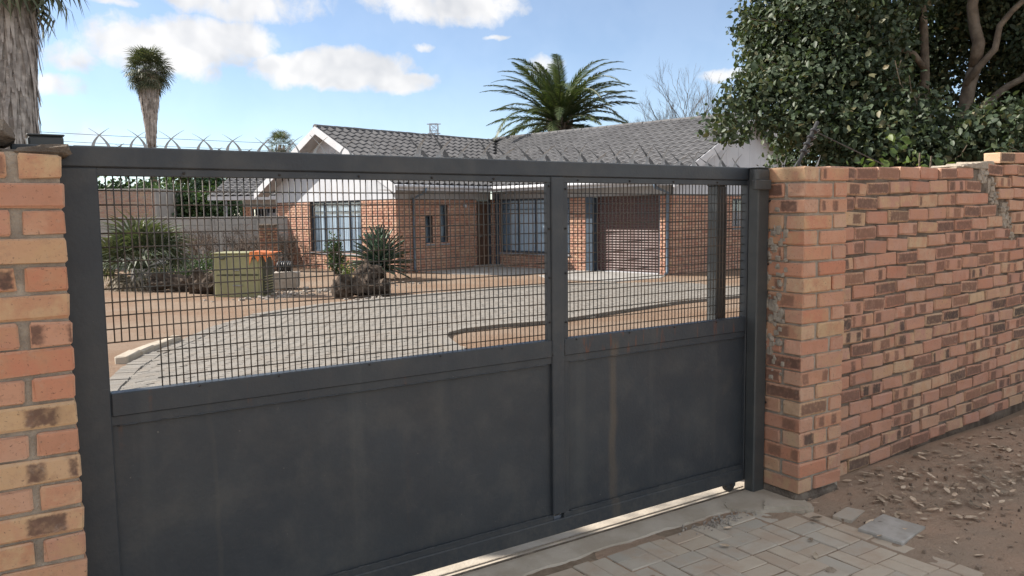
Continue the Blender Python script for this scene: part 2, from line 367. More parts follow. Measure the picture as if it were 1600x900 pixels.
def glass_material():
    m, t, b = mat_new('window_glass'); nt = t.nt; nt.nodes.remove(b)
    tr = t.n('ShaderNodeBsdfTransparent'); tr.inputs[0].default_value = (.93, .96, .98, 1)
    gl = t.n('ShaderNodeBsdfGlossy'); gl.inputs['Roughness'].default_value = .04
    lw = t.n('ShaderNodeLayerWeight'); lw.inputs[0].default_value = .5; ms = t.n('ShaderNodeMixShader')
    fr = t.math('ADD', .045, t.math('MULTIPLY', t.math('POWER', lw.outputs['Facing'], 5), .6)); t.l(fr, ms.inputs[0]); t.l(tr.outputs[0], ms.inputs[1]); t.l(gl.outputs[0], ms.inputs[2]); t.l(ms.outputs[0], nt.nodes['Material Output'].inputs[0]); return m
M['glass'] = glass_material()
def leaf_material(name, stops, rough=.5, trans=.25, spec=.4, clump=1.2):
    m, t, b = mat_new(name); g = t.n('ShaderNodeNewGeometry')
    r = rnd(t, 1.0); c = t.ramp(r, stops)
    c = t.mix(t.math('MULTIPLY', t.smooth(t.noise(g.outputs['Position'], clump, 4), .35, .65), .45), c, stops[0][1])
    t.l(c, b.inputs['Base Color']); b.inputs['Roughness'].default_value = rough; b.inputs['Specular IOR Level'].default_value = spec
    tr = t.n('ShaderNodeBsdfTranslucent'); t.l(t.mix(1, c, (1.25, 1.3, .6), 'MULTIPLY'), tr.inputs[0])
    ms = t.n('ShaderNodeMixShader'); ms.inputs[0].default_value = trans
    t.l(b.outputs[0], ms.inputs[1]); t.l(tr.outputs[0], ms.inputs[2]); t.l(ms.outputs[0], t.nt.nodes['Material Output'].inputs[0]); return m
M['leaf'] = leaf_material('dark_tree_leaf', [(0, (.040, .060, .036)), (.4, (.055, .082, .046)), (.75, (.08, .108, .06)), (.93, (.12, .135, .075)), (1, (.19, .155, .085))], .5, .2, .32)
M['leaf_bright'] = leaf_material('bright_shrub_leaf', [(0, (.055, .095, .028)), (.5, (.085, .13, .035)), (1, (.15, .19, .05))], .5, .3)
M['leaf_hedge'] = leaf_material('hedge_leaf', [(0, (.035, .07, .03)), (.5, (.055, .10, .04)), (1, (.10, .15, .055))], .5, .25, clump=.6)
M['palm'] = leaf_material('date_palm_leaflet', [(0, (.045, .07, .03)), (.5, (.07, .10, .042)), (1, (.12, .135, .06))], .45, .2)
M['fan'] = leaf_material('fan_palm_leaf', [(0, (.065, .085, .05)), (.5, (.10, .122, .072)), (1, (.16, .17, .105))], .5, .2)
M['agave'] = leaf_material('agave_leaf', [(0, (.06, .105, .072)), (.5, (.085, .135, .09)), (1, (.14, .185, .12))], .5, .1)
M['deadleaf'] = leaf_material('dead_palm_leaf', [(0, (.22, .18, .13)), (.5, (.30, .26, .20)), (1, (.36, .31, .24))], .8, .1)

# ------------------------------------------------------------------ ground
def smoothstep(a): a = min(1, max(0, a)); return a*a*(3-2*a)
def gz(x, y):
    t = .5527*x + .8333*y
    z = -.27*smoothstep((t-3)/15)
    if y < 2.75 and x > 3.7: z = .028*(min(x, 8)-3.7)
    elif y < 3.0: z = 0
    return z
def build_ground():
    xs = np.unique(np.concatenate([[-2500, -600, -150, -60, -30], np.arange(-20, -4, 1.5), np.arange(-4, 10, .16), np.arange(10, 40, 1.2), [60, 150, 600, 2500]]))
    ys = np.unique(np.concatenate([[-600, -150, -40, -12], np.arange(-6, 0, .8), np.arange(0, 3.4, .12), np.arange(3.4, 40, .8), [60, 120, 300, 900, 2500]]))
    nx, ny = len(xs), len(ys)
    V = np.zeros((ny, nx, 3))
    for j, y in enumerate(ys):
        for i, x in enumerate(xs):
            z = gz(x, y)
            if -1 < x < 9 and -1 < y < 2.9:
                z += .010*math.sin(x*3.1+y*1.7)*math.sin(y*2.9-x) + rng.uniform(-.004, .004)
                if x < 3.42: z = -.03     # below the paving
            if y > 3 and -5 < x < 30 and y < 40: z += .012*math.sin(x*1.3)*math.sin(y*.9)
            V[j, i] = (x, y, z)
    idx = np.arange(nx*ny).reshape(ny, nx)
    Fq = np.stack([idx[:-1, :-1], idx[:-1, 1:], idx[1:, 1:], idx[1:, :-1]], -1).reshape(-1, 4)
    put('ground', np_mesh('ground', V.reshape(-1, 3), Fq, M['dirt'], True), kind='structure')
build_ground()

# ------------------------------------------------------------------ paving outside the gate
def brick_mesh(name, L, W, Hh, b, mat, jit=.0015):
    return MB().bevbox(-L/2, L/2, -W/2, W/2, -Hh/2, Hh/2, b, jit=jit).mesh(name, mat)
def build_pavement():
    base = MB().box(-4, 3.36, .2, 2.74, -.05, -.005).build('pavement', M['joint_sand'], kind='structure')
    pv = [brick_mesh('paver', .180, .088, .05, .004, M['paver'], .0010) for _ in range(5)]
    c = .185
    for i in range(-2, 18):
        for j in range(0, 11):
            cx = 3.36-.0925-i*c if i >= 0 else None
            if cx is None: continue
            cy = 2.66-.0925-j*c
            if cx < .9 and j < 3: continue
            if cx < -.4: continue
            for k in (-1, 1):
                if (i+j) % 2: x, y, rz = cx, cy+k*.0463, 0
                else: x, y, rz = cx+k*.0463, cy, math.pi/2
                if y > 2.66: continue
                put('paver', rng.choice(pv), base, (x+rng.uniform(-.003, .003), y+rng.uniform(-.003, .003), -.025+rng.uniform(-.003, .003)),
                    (rng.uniform(-.010, .010), rng.uniform(-.010, .010), rz+rng.uniform(-.012, .012)+(math.pi if rng.random() < .5 else 0)))
    # edge course along the earth verge
    for j in range(13):
        y = 2.42-.05-j*.187
        put('paver', rng.choice(pv), base, (3.42+rng.uniform(-.006, .006), y, -.027+rng.uniform(-.008, .004)), (rng.uniform(-.02, .02), rng.uniform(-.03, .03), math.pi/2+rng.uniform(-.03, .03)))
    slab = MB().bevbox(-.13, .13, -.105, .105, 0, .034, .004, jit=.003).build('concrete_tile', M['tile'])
    slab.location = (3.565, 2.08, -.014); slab.rotation_euler = (.03, -.02, .12)
    tag(slab, 'loose grey square tile at the verge end of the paving', 'tile')
    sl2 = MB().bevbox(-.1, .1, -.05, .05, 0, .035, .006, jit=.004).build('loose_paver', M['paver'])
    sl2.location = (3.58, 2.32, -.022); sl2.rotation_euler = (.02, .04, .25); tag(sl2, 'buff paver half sunk in soil near the pillar foot', 'paver')
    # concrete gate threshold with its steel track
    n = 260; mb = MB()
    xs = [-4+i*(7.62/n) for i in range(n+1)]
    edge = [2.695+.012*math.sin(x*3.3)+.006*math.sin(x*17.1)+rng.uniform(-.005, .005) for x in xs]
    for i, x in enumerate(xs):
        mb.v += [(x, edge[i], -.03), (x, edge[i]+.02, .004+rng.uniform(-.003, .003)), (x, 2.83, .012), (x, 3.18+rng.uniform(-.02, .02), .012), (x, 3.2, -.05)]
    for i in range(n):
        for k in range(4): a = i*5+k; mb.f.append((a, a+5, a+6, a+1))
    th = mb.build('gate_threshold', M['concrete'], kind='structure')
    MB().box(-4, 3.45, 2.848, 2.852, .010, .020).build('track_edge', M['mortar_dark'], th)
    MB().box(-4, 3.45, 2.887, 2.893, .010, .017).build('track_rail', M['mortar'], th)
    # broken concrete apron around the post foot
    poly = [(3.13, 2.72), (3.22, 2.60), (3.34, 2.54), (3.40, 2.47), (3.47, 2.45), (3.53, 2.50), (3.56, 2.60), (3.56, 2.84), (3.30, 2.84), (3.20, 2.80)]
    def ragged(pl, k, amp):
        out = []
        for (x1, y1), (x2, y2) in zip(pl, pl[1:]+pl[:1]):
            for i in range(k): u = i/k; out.append((x1+(x2-x1)*u+rng.uniform(-amp, amp), y1+(y2-y1)*u+rng.uniform(-amp, amp)))
        return out
    m2 = MB(); m2.prism(ragged(poly, 6, .008), -.02, .013)
    ap = m2.build('concrete_patch', M['concrete']); tag(ap, 'broken concrete patch at the foot of the gate post', 'concrete')
    ch = MB(); ch.prism(ragged([(3.27, 2.60), (3.36, 2.53), (3.47, 2.475), (3.51, 2.52), (3.44, 2.61), (3.36, 2.66)], 5, .007), .008, .026); ch.build('loose_chunk', M['concrete'], ap)
    m3 = MB()
    for _ in range(110):
        x, y = 2.98+rng.gauss(0, .12), 2.635+rng.gauss(0, .03); s = rng.uniform(.002, .006)
        m3.bevbox(x-s, x+s, y-s*.8, y+s*.8, -.006, .004+s, s*.35, jit=s*.3)
    g = m3.build('white_gravel', M['stone'], kind='stuff'); tag(g, 'scatter of white stone chips beside the concrete threshold', 'gravel')
build_pavement()
def sand_drift():
    from mathutils import noise as nz
    x0, x1, y0, y1, st = 1.6, 3.62, 1.2, 2.72, .02
    nx, ny = int((x1-x0)/st)+1, int((y1-y0)/st)+1
    V = np.zeros((ny, nx, 3))
    for j in range(ny):
        for i in range(nx):
            x, y = x0+i*st, y0+j*st
            h = nz.fractal(Vector((x*2.1, y*2.1, 3.7)), 1.0, 2.0, 4)*.010+nz.noise(Vector((x*19, y*19, 1)))*.0028
            edge = smoothstep((x-3.05)/.5)*.011+smoothstep((y-2.45)/.22)*.004
            side = -.02 if x < x0+.1 or y < y0+.1 else 0
            V[j, i] = (x, y, -.0085+h+edge+side)
    idx = np.arange(nx*ny).reshape(ny, nx)
    Fq = np.stack([idx[:-1, :-1], idx[:-1, 1:], idx[1:, 1:], idx[1:, :-1]], -1).reshape(-1, 4)
    o = put('sand_drift', np_mesh('sand_drift', V.reshape(-1, 3), Fq, M['dirt'], True), kind='stuff'); tag(o, 'brown sand washed over the pavers near the pillar', 'sand')
sand_drift()

# ------------------------------------------------------------------ brick walls and pillars by the gate
BV = [brick_mesh('brick', .232, .112, .0735, .006, M['brick'], .0032) for _ in range(7)]
WV = [brick_mesh('brick', .232, .112, .0735, .007, M['wall_brick'], .0036) for _ in range(9)]
WH = [brick_mesh('brick', .112, .112, .0735, .007, M['wall_brick'], .0036) for _ in range(4)]
HV = [brick_mesh('brick', .112, .112, .0735, .006, M['brick'], .0032) for _ in range(4)]
PITCH_C = .0846
def bput(parent, x, y, z, rz=0, half=False, lx=1.0):
    return put('brick', rng.choice(HV if half else BV), parent, (x+rng.uniform(-.002, .002), y+rng.uniform(-.003, .003), z+rng.uniform(-.002, .002)),
               (rng.uniform(-.008, .008), rng.uniform(-.008, .008), rz+rng.uniform(-.01, .01)+(math.pi if rng.random() < .5 else 0)), (lx, 1, rng.uniform(.97, 1.03)))
def right_pillar():
    root = thing('brick_pillar', 'face brick pillar with mixed orange and buff bricks right of the gate', 'pillar', (3.52, 2.576, 0))
    MB().box(.012, .358, .012, .345, -.2, 1.765).build('mortar_core', M['mortar'], root)
    m = MB().bevbox(-.012, .36, -.012, .34, -.1, .048, .03, jit=.004); m.build('plinth', M['mortar_dark'], root)
    for c in range(21):
        z = .05+PITCH_C*(c+.5)-.012
        z = .04+ (1.777-.04)*(c+.5)/21
        if c % 2:
            bput(root, .117, .056, z); bput(root, .312, .117, z, math.pi/2, lx=.99); bput(root, .056, .245, z, math.pi/2, lx=.97); bput(root, .24, .30, z, 0, lx=.97)
        else:
            bput(root, .056, .117, z, math.pi/2); bput(root, .25, .056, z, lx=.99); bput(root, .118, .30, z, 0, lx=.97); bput(root, .312, .238, z, math.pi/2, lx=.97)
    mm = MB()
    for _ in range(90):   # mortar smears down the jamb face
        z = rng.choice((rng.gauss(1.05, .12), rng.gauss(.82, .1), rng.gauss(1.35, .08))); y = rng.gauss(.19, .05); w = rng.uniform(.005, .022); h = w*rng.uniform(.5, 1.6)
        mm.bevbox(-.003-rng.uniform(0, .004), .01, y-w, y+w, z-h, z+h, min(w, h)*.5, jit=w*.2)
    mm.build('mortar_smear', M['mortar'], root)
right_pillar()
def left_pillar():
    root = thing('brick_pillar', 'brick pillar at the left edge with wide mortar joints and rounded mortar cap', 'pillar', (.209, 2.73, 0))
    MB().box(-.8, -.010, .012, .34, -.2, 1.745).build('mortar_core', M['mortar'], root)
    for c in range(21):
        z = (1.745-.0)*(c+.5)/21
        x = -.003
        seq = (['h', 's', 's', 's'] if c % 2 == 0 else ['s', 's', 'h', 's'])
        g = .024 if c % 2 == 0 else .016
        for q in seq:
            L = .112 if q == 'h' else .232
            bput(root, x-L/2, .056, z, 0, q == 'h'); x -= L+g
        bput(root, -.059, .24, z, math.pi/2)
    m = MB()
    for x in np.linspace(-.78, -.02, 14):   # lumpy mortar capping
        h = .03+.018*math.sin(x*11)+rng.uniform(0, .012)
        m.bevbox(x-.05, x+.045, .005+rng.uniform(-.008, .01), .33, 1.735, 1.748+h*.6, .012, jit=.006)
    m.bevbox(-.36, -.11, .06, .3, 1.76, 1.845, .035, jit=.012)
    m.build('mortar_cap', M['mortar_dark'], root)
left_pillar()
WALL_A = R(3.0); RISE = .022
def side_wall():
    root = thing('brick_wall', 'long face brick boundary wall running right from the gate pillar', 'wall', (3.885, 2.672, 0), WALL_A)
    Lw = 7.0; zt = 1.79
    MB().add([(-.02, .012, -.2), (Lw, .012, -.1), (Lw, .215, -.1), (-.02, .215, -.2), (-.02, .012, zt-.02), (Lw, .012, zt-.02+RISE*Lw), (Lw, .215, zt-.02+RISE*Lw), (-.02, .215, zt-.02)],
             ((0, 3, 2, 1), (4, 5, 6, 7), (0, 1, 5, 4), (2, 3, 7, 6), (0, 4, 7, 3), (1, 2, 6, 5))).build('mortar_core', M['mortar_dark'], root)  # dark mortar carries the shadow of the raked joints in its colour
    P = .2425; n_parts = 0; rest = MB(); spots = []
    seam = {20: 1.80, 19: 1.93, 18: 1.97, 17: 2.14, 16: 2.20, 15: 2.3}     # where the newer section is toothed in
    for c in range(22):
        s0 = -.0 - (.121 if c % 2 else 0)
        k = 0
        s = s0
        while s < Lw:
            a = s; b_ = s+.232
            if c in seam:
                sm = seam[c]
                if a < sm < b_:
                    if sm-a > .12: spots.append((c, a, sm-.01, 0))
                    s = sm+.085; continue
                dz = .022 if a > sm else 0
            else: dz = 0
            if c == 21:
                if a < 1.92: s += P; continue
                dz = .022
            spots.append((c, max(a, 0), b_, dz)); s += P
    spots.sort(key=lambda q: q[1])
    for c, a, b_, dz in spots:
        L = b_-a
        if L < .04: continue
        z = (zt)*(c+.5)/21 + RISE*(a+b_)/2 + dz
        proud = -.012 if dz else 0
        if n_parts < 298:
            put('brick', rng.choice(WV if L > .16 else WH), root, ((a+b_)/2, .056+proud+rng.uniform(-.003, .003), z+rng.uniform(-.002, .002)), (rng.uniform(-.008, .008), -RISE+rng.uniform(-.006, .006), (math.pi if rng.random() < .5 else 0)),
                (L/.232 if L > .16 else L/.112, 1, rng.uniform(.97, 1.03)))
            n_parts += 1
        else:
            rest.bevbox(a, b_, proud, .1+proud, z-.036, z+.036, .006)
    rest.build('far_bricks', M['wall_brick'], root, kind='stuff')
    m = MB()
    for c, sm in seam.items():
        z = zt*(c+.5)/21+RISE*sm
        m.bevbox(sm-.012, sm+.086, .004, .06, z-.05, z+.05, .01, jit=.006)
        for _ in range(9):
            cx, cz, w = sm+rng.uniform(-.02, .095), z+rng.uniform(-.05, .05), rng.uniform(.008, .026); m.bevbox(cx-w, cx+w, -.008+rng.uniform(-.004, .008), .05, cz-w*rng.uniform(.5, 1.2), cz+w*rng.uniform(.5, 1.2), w*.4, jit=w*.3)
    for i in range(7): m.bevbox(1.45+i*.07, 1.56+i*.07, .0, .18, zt+RISE*1.6-.01, zt+RISE*1.6+.006+i*.007, .008, jit=.006)
    m.build('mortar_seam', M['mortar'], root)
side_wall()

# ------------------------------------------------------------------ the gate
GX, GY = .233, 2.866
def sliding_gate():
    root = thing('sliding_gate', 'charcoal steel sliding gate with wire mesh above and sheet panels below', 'gate', (GX, GY, 0))
    g = M['gate']; X1 = 3.225
    def bb(nm, x0, x1, y0, y1, z0, z1, mat=g, b=.004): return MB().bevbox(x0, x1, y0, y1, z0, z1, b).build(nm, mat, root)
    bb('top_rail', -.15, X1, 0, .05, 1.712, 1.778)
    bb('clamp_strip', .075, 1.89, .006, .034, 1.685, 1.7105, b=.002)
    bb('clamp_strip', 1.95, X1-.02, .006, .034, 1.685, 1.7105, b=.002)
    bb('stile', -.15, .0815, .001, .051, .06, 1.711)
    bb('stile', X1-.03, X1, .001, .051, .06, 1.711)
    bb('mullion', 1.885, 1.955, -.001, .049, .152, 1.711)
    bb('clamp_strip', 1.866, 1.89, .0085, .034, .96, 1.70, b=.002)
    bb('clamp_strip', 1.95, 1.983, .0085, .034, .14, 1.70, b=.002)
    bb('middle_rail', .082, 1.884, .0, .05, .895, .9735)
    bb('middle_rail', 1.953, X1-.031, .0, .05, .895, .9735)
    bb('clamp_strip', .075, 1.89, .007, .034, .864, .90, b=.002)
    bb('clamp_strip', 1.95, X1-.02, .007, .034, .864, .90, b=.002)
    bb('bottom_rail', .082, X1-.031, .0, .05, .058, .128)
    bb('clamp_strip', .075, 1.89, .007, .034, .12, .152, b=.002)
    bb('clamp_strip', 1.95, X1-.02, .007, .034, .12, .150, b=.002)
    def panel(x0, x1, z0, z1):
        nx, nz = 22, 12; V = []
        ph = rng.uniform(0, 6)
        for j in range(nz+1):
            for i in range(nx+1):
                u, v = i/nx, j/nz; e = math.sin(math.pi*u)*math.sin(math.pi*v)
                V.append((x0+u*(x1-x0), .020+e*.006*math.sin(u*7+ph+v*4)+e*.004*math.sin(v*7+ph+u*13), z0+v*(z1-z0)))
        Fq = [(j*(nx+1)+i, j*(nx+1)+i+1, (j+1)*(nx+1)+i+1, (j+1)*(nx+1)+i) for j in range(nz) for i in range(nx)]
        MB().add(V, Fq).build('sheet_panel', g, root, smooth=True)
    panel(.06, 1.90, .12, .885); panel(1.94, X1-.02, .12, .885)
    def bead(p0, p1):
        n = int((Vector(p1)-Vector(p0)).length/.012); p0, p1 = Vector(p0), Vector(p1)
        MB().tube([p0.lerp(p1, i/n)+Vector((0, rng.uniform(-.001, .001), rng.uniform(-.0015, .0015))) for i in range(n+1)], [rng.uniform(.0015, .0042) for _ in range(n+1)], 5).build('weld_bead', g, root, smooth=True)
    bead((.10, .008, .8635), (1.86, .008, .8635)); bead((1.99, .008, .8635), (3.18, .008, .8635)); bead((1.99, .008, .1515), (3.18, .008, .1515)); bead((.5, .008, .153), (1.86, .008, .153)); bead((1.885, .0, .905), (1.885, .0, .968)); bead((1.956, .0, .905), (1.956, .0, .968))
    # wire mesh, every wire its own piece
    rv = .0024
    def mesh_panel(x0, x1, cut):
        pnl = MB().box(x0, x1, .036, .039, 1.69, 1.708).build('mesh_panel', M['wire'], root)
        zr = 1.639; rows = []
        while zr > .985: rows.append(zr); zr -= .0455
        sag = lambda x, k: -.004*math.sin((x-x0)*1.7+k*.3)
        hs = {}
        for k, z in enumerate(rows):
            xa = x0-.012 if not (cut and z < 1.12) else cut
            pts = [(xa+(x1+.012-xa)*i/6, .0295+rng.uniform(-.0012, .0012), z+sag(xa+(x1-xa)*i/6, k)) for i in range(7)]
            MB().tube(pts, rv, 5).build('wire', M['wire'], pnl, smooth=True)
        n = int(round((x1-x0)/.0233)); dx = (x1-x0)/n
        for i in range(1, n):
            x = x0+i*dx+rng.uniform(-.0008, .0008)
            zl = .975 if not (cut and x < cut-.002) else 1.139
            pts = [(x+rng.uniform(-.001, .001), .025+rng.uniform(-.001, .001), 1.70-(1.70-zl)*j/3) for j in range(4)]
            MB().tube(pts, rv, 5).build('wire', M['wire'], pnl, smooth=True)
    mesh_panel(.082, 1.868, .232); mesh_panel(1.982, X1-.03, None)
    bm_ = MB().tube([(0, 0, 0), (0, -.004, 0), (0, -.0065, 0)], [.0045, .0045, .003], 7).mesh('bolt', M['bolt'], True)
    for x in list(np.arange(.35, 1.86, .31))+list(np.arange(2.05, 3.15, .3)):
        put('bolt', bm_, root, (x+rng.uniform(-.02, .02), .006, 1.697)); put('bolt', bm_, root, (x+rng.uniform(-.03, .03), .0, .966), scale=(.8, 1, .8))
    for z in np.arange(1.06, 1.68, .2): put('bolt', bm_, root, (1.875, .006, z+rng.uniform(-.02, .02))); put('bolt', bm_, root, (1.967, .005, z+rng.uniform(-.02, .02)))
    # spikes
    st = MB().box(.02, X1, .012, .040, 1.7783, 1.7803).build('spike_strip', M['steel'], root)
    def spike(lean, h, bend, w, mt='steel'):
        mb = MB(); n = 6
        for i in range(n+1):
            u = i/n; x = lean*(.2*u+.8*u**(1.0+bend)); z = h*u; y = .012*math.sin(u*2.2); ww = w*(1-u)**.8+.0006
            tw = .5*u
            mb.v += [(x-ww*math.cos(tw), y-ww*math.sin(tw), z), (x+ww*math.cos(tw), y+ww*math.sin(tw), z), (x+ww*.3, y+.0022, z), (x-ww*.3, y+.0022, z)]
        for i in range(n):
            for k in range(4): a = i*4+k; b2 = i*4+(k+1) % 4; mb.f.append((a, b2, b2+4, a+4))
        return mb.mesh('spike', M[mt])
    SP = [spike(s*rng.uniform(.05, .08), rng.uniform(.075, .10), rng.uniform(0, .9), rng.uniform(.011, .015), 'steel' if s > 0 else 'dark_steel') for s in (1, -1) for _ in range(5)]  # blades leaning left take the darker steel
    ST = [spike(s_*rng.uniform(.05, .07), rng.uniform(.058, .075), rng.uniform(.5, 1.3), rng.uniform(.0038, .0055)) for s_ in (1, -1) for _ in range(6)]
    x = .10; k = 0
    while x < X1-.02:
        j = rng.uniform(-.008, .008); hh = rng.uniform(.8, 1.05) if x < 1.0 else rng.uniform(.7, 1.25)
        A_, B_ = (ST[:6], ST[6:]) if x < 1.15 else (SP[:5], SP[5:])
        put('spike', rng.choice(A_), st, (x-.022+j, .022, 1.779), (rng.uniform(-.15, .15), 0, rng.uniform(-.25, .25)), (1, 1, hh))
        put('spike', rng.choice(B_), st, (x+.026+j, .032, 1.779), (rng.uniform(-.15, .15), 0, rng.uniform(-.25, .25)), (1, 1, hh*rng.uniform(.85, 1.1)))
        if k % 3 < 2:
            put('spike', rng.choice(SP[:5]), st, (x+.052, .028, 1.779), (0, 0, 0), (.35, 1, .16)); put('spike', rng.choice(SP[5:]), st, (x+.062, .026, 1.779), (0, 0, 0), (.35, 1, .13))
        x += .1045; k += 1
    for wx in (3.10, .35):
        wheel = MB().tube([(wx, .008, .052), (wx, .012, .052), (wx, .02, .052), (wx, .028, .052), (wx, .034, .052), (wx, .038, .052)], [.035, .04, .033, .033, .04, .035], 20).build('wheel', M['rubber'], root, smooth=False)
        MB().tube([(wx, .002, .052), (wx, .044, .052)], .011, 10).build('axle', M['bolt'], wheel)
    bb('wheel_bracket', 3.065, 3.135, .004, .0075, .04, .095, b=.001)
sliding_gate()

def post(name, label, x0, x1, y0, y1, z1, cap=True, mat='post', z0=-.2):
    root = thing(name, label, 'post', ((x0+x1)/2, (y0+y1)/2, 0)); a, b = (x1-x0)/2, (y1-y0)/2
    MB().bevbox(-a, a, -b, b, z0, z1, .006).build('shaft', M[mat], root)
    if cap: MB().bevbox(-a-.004, a+.004, -b-.004, b+.004, z1, z1+.006, .003).build('cap', M[mat], root)
    return root
rp = post('gate_post', 'square charcoal gate post standing against the right brick pillar', 3.425, 3.514, 2.795, 2.862, 1.772)
MB().bevbox(-.10, .03, -.058, -.034, 1.66, 1.71, .003).build('guide_bracket', M['post'], rp)
MB().tube([(-.075, -.045, 1.712), (-.075, -.045, 1.765)], .017, 14).build('guide_roller', M['post'], rp, smooth=False)
for z in (1.60, 1.26, .5): MB().tube([(.044, -.03, z), (.062, -.03, z)], .006, 8).build('stud', M['bolt'], rp)
post('gate_post', 'capped charcoal post rising behind the left brick pillar', .135, .235, 2.98, 3.08, 1.815)
ip = post('gate_post', 'plain grey steel post seen through the right mesh panel', 3.40, 3.475, 3.055, 3.13, 1.69, True)
MB().bevbox(.037, .062, -.02, .025, .1, 1.60, .002).build('shade_strip', M['rubber'], ip)  # black strip stands in for the post's unlit right side

def fence_pole():
    root = thing('fence_pole', 'leaning black electric fence pole with ring insulators on the brick wall', 'fence pole', (3.72, 2.776, 1.75))
    d = Vector((.155, 0, .215)).normalized(); top = Vector((.165, 0, .285))
    MB().tube([(0, 0, -.02), (.012, 0, .06), (.05, 0, .12), top], [.008, .008, .011, .010], 8).build('rod', M['rubber'], root, smooth=True)
    for k in range(4):
        c = Vector((.045, 0, .11))+d*(.048*k+.008)
        ins = MB().tube([c-d*.010, c-d*.004, c+d*.004, c+d*.012], [.012, .021, .021, .012], 12).build('insulator', M['black'], root)
        MB().tube([c+Vector((.012, -.005, .004)), c+Vector((.03, -.012, .012)), c+Vector((.04, -.01, .004)), c+Vector((.022, -.004, -.004))], .0022, 5).build('hook', M['steel'], ins)
    MB().tube([Vector((.135, 0, .235)), Vector((.86, .03, .07))], .0035, 6).build('stay_wire', M['black'], root)
    for x, dx, h in ((.155, .05, .09), (.05, -.05, .05), (-.04, .05, .06), (-.10, -.06, .06), (-.13, .04, .07)):
        MB().add([(x-.010, 0, .02), (x+.010, 0, .02), (x+dx, .0, .02+h), (x, .01, .02)], ((0, 1, 2), (1, 3, 2), (3, 0, 2))).build('spike', M['steel'], root)
fence_pole()

# ------------------------------------------------------------------ driveway
DRIVE = [(.25, 3.16), (.3, 5.0), (.55, 6.8), (.88, 8.1), (1.22, 9.2), (1.54, 10.0), (2.25, 11.3), (2.9, 12.6), (3.9, 14.0), (5.4, 15.0), (6.4, 15.3), (7.7, 15.6), (9.8, 15.8), (11.7, 15.75), (13.2, 15.2), (14.6, 14.6),
         (14.9, 11.2), (13.3, 11.15), (11.1, 11.1), (10, 10.8), (7.9, 10.2), (7.3, 10.05), (6.4, 10.1), (5.7, 9.98), (5.25, 9.7), (5.0, 9.3), (4.6, 8.2), (4.0, 6.0), (3.55, 4.2), (3.42, 3.16)]
def inside(poly, x, y):
    r = False; n = len(poly)
    for i in range(n):
        (x1, y1), (x2, y2) = poly[i], poly[(i+1) % n]
        if (y1 > y) != (y2 > y) and x < (x2-x1)*(y-y1)/(y2-y1)+x1: r = not r
    return r
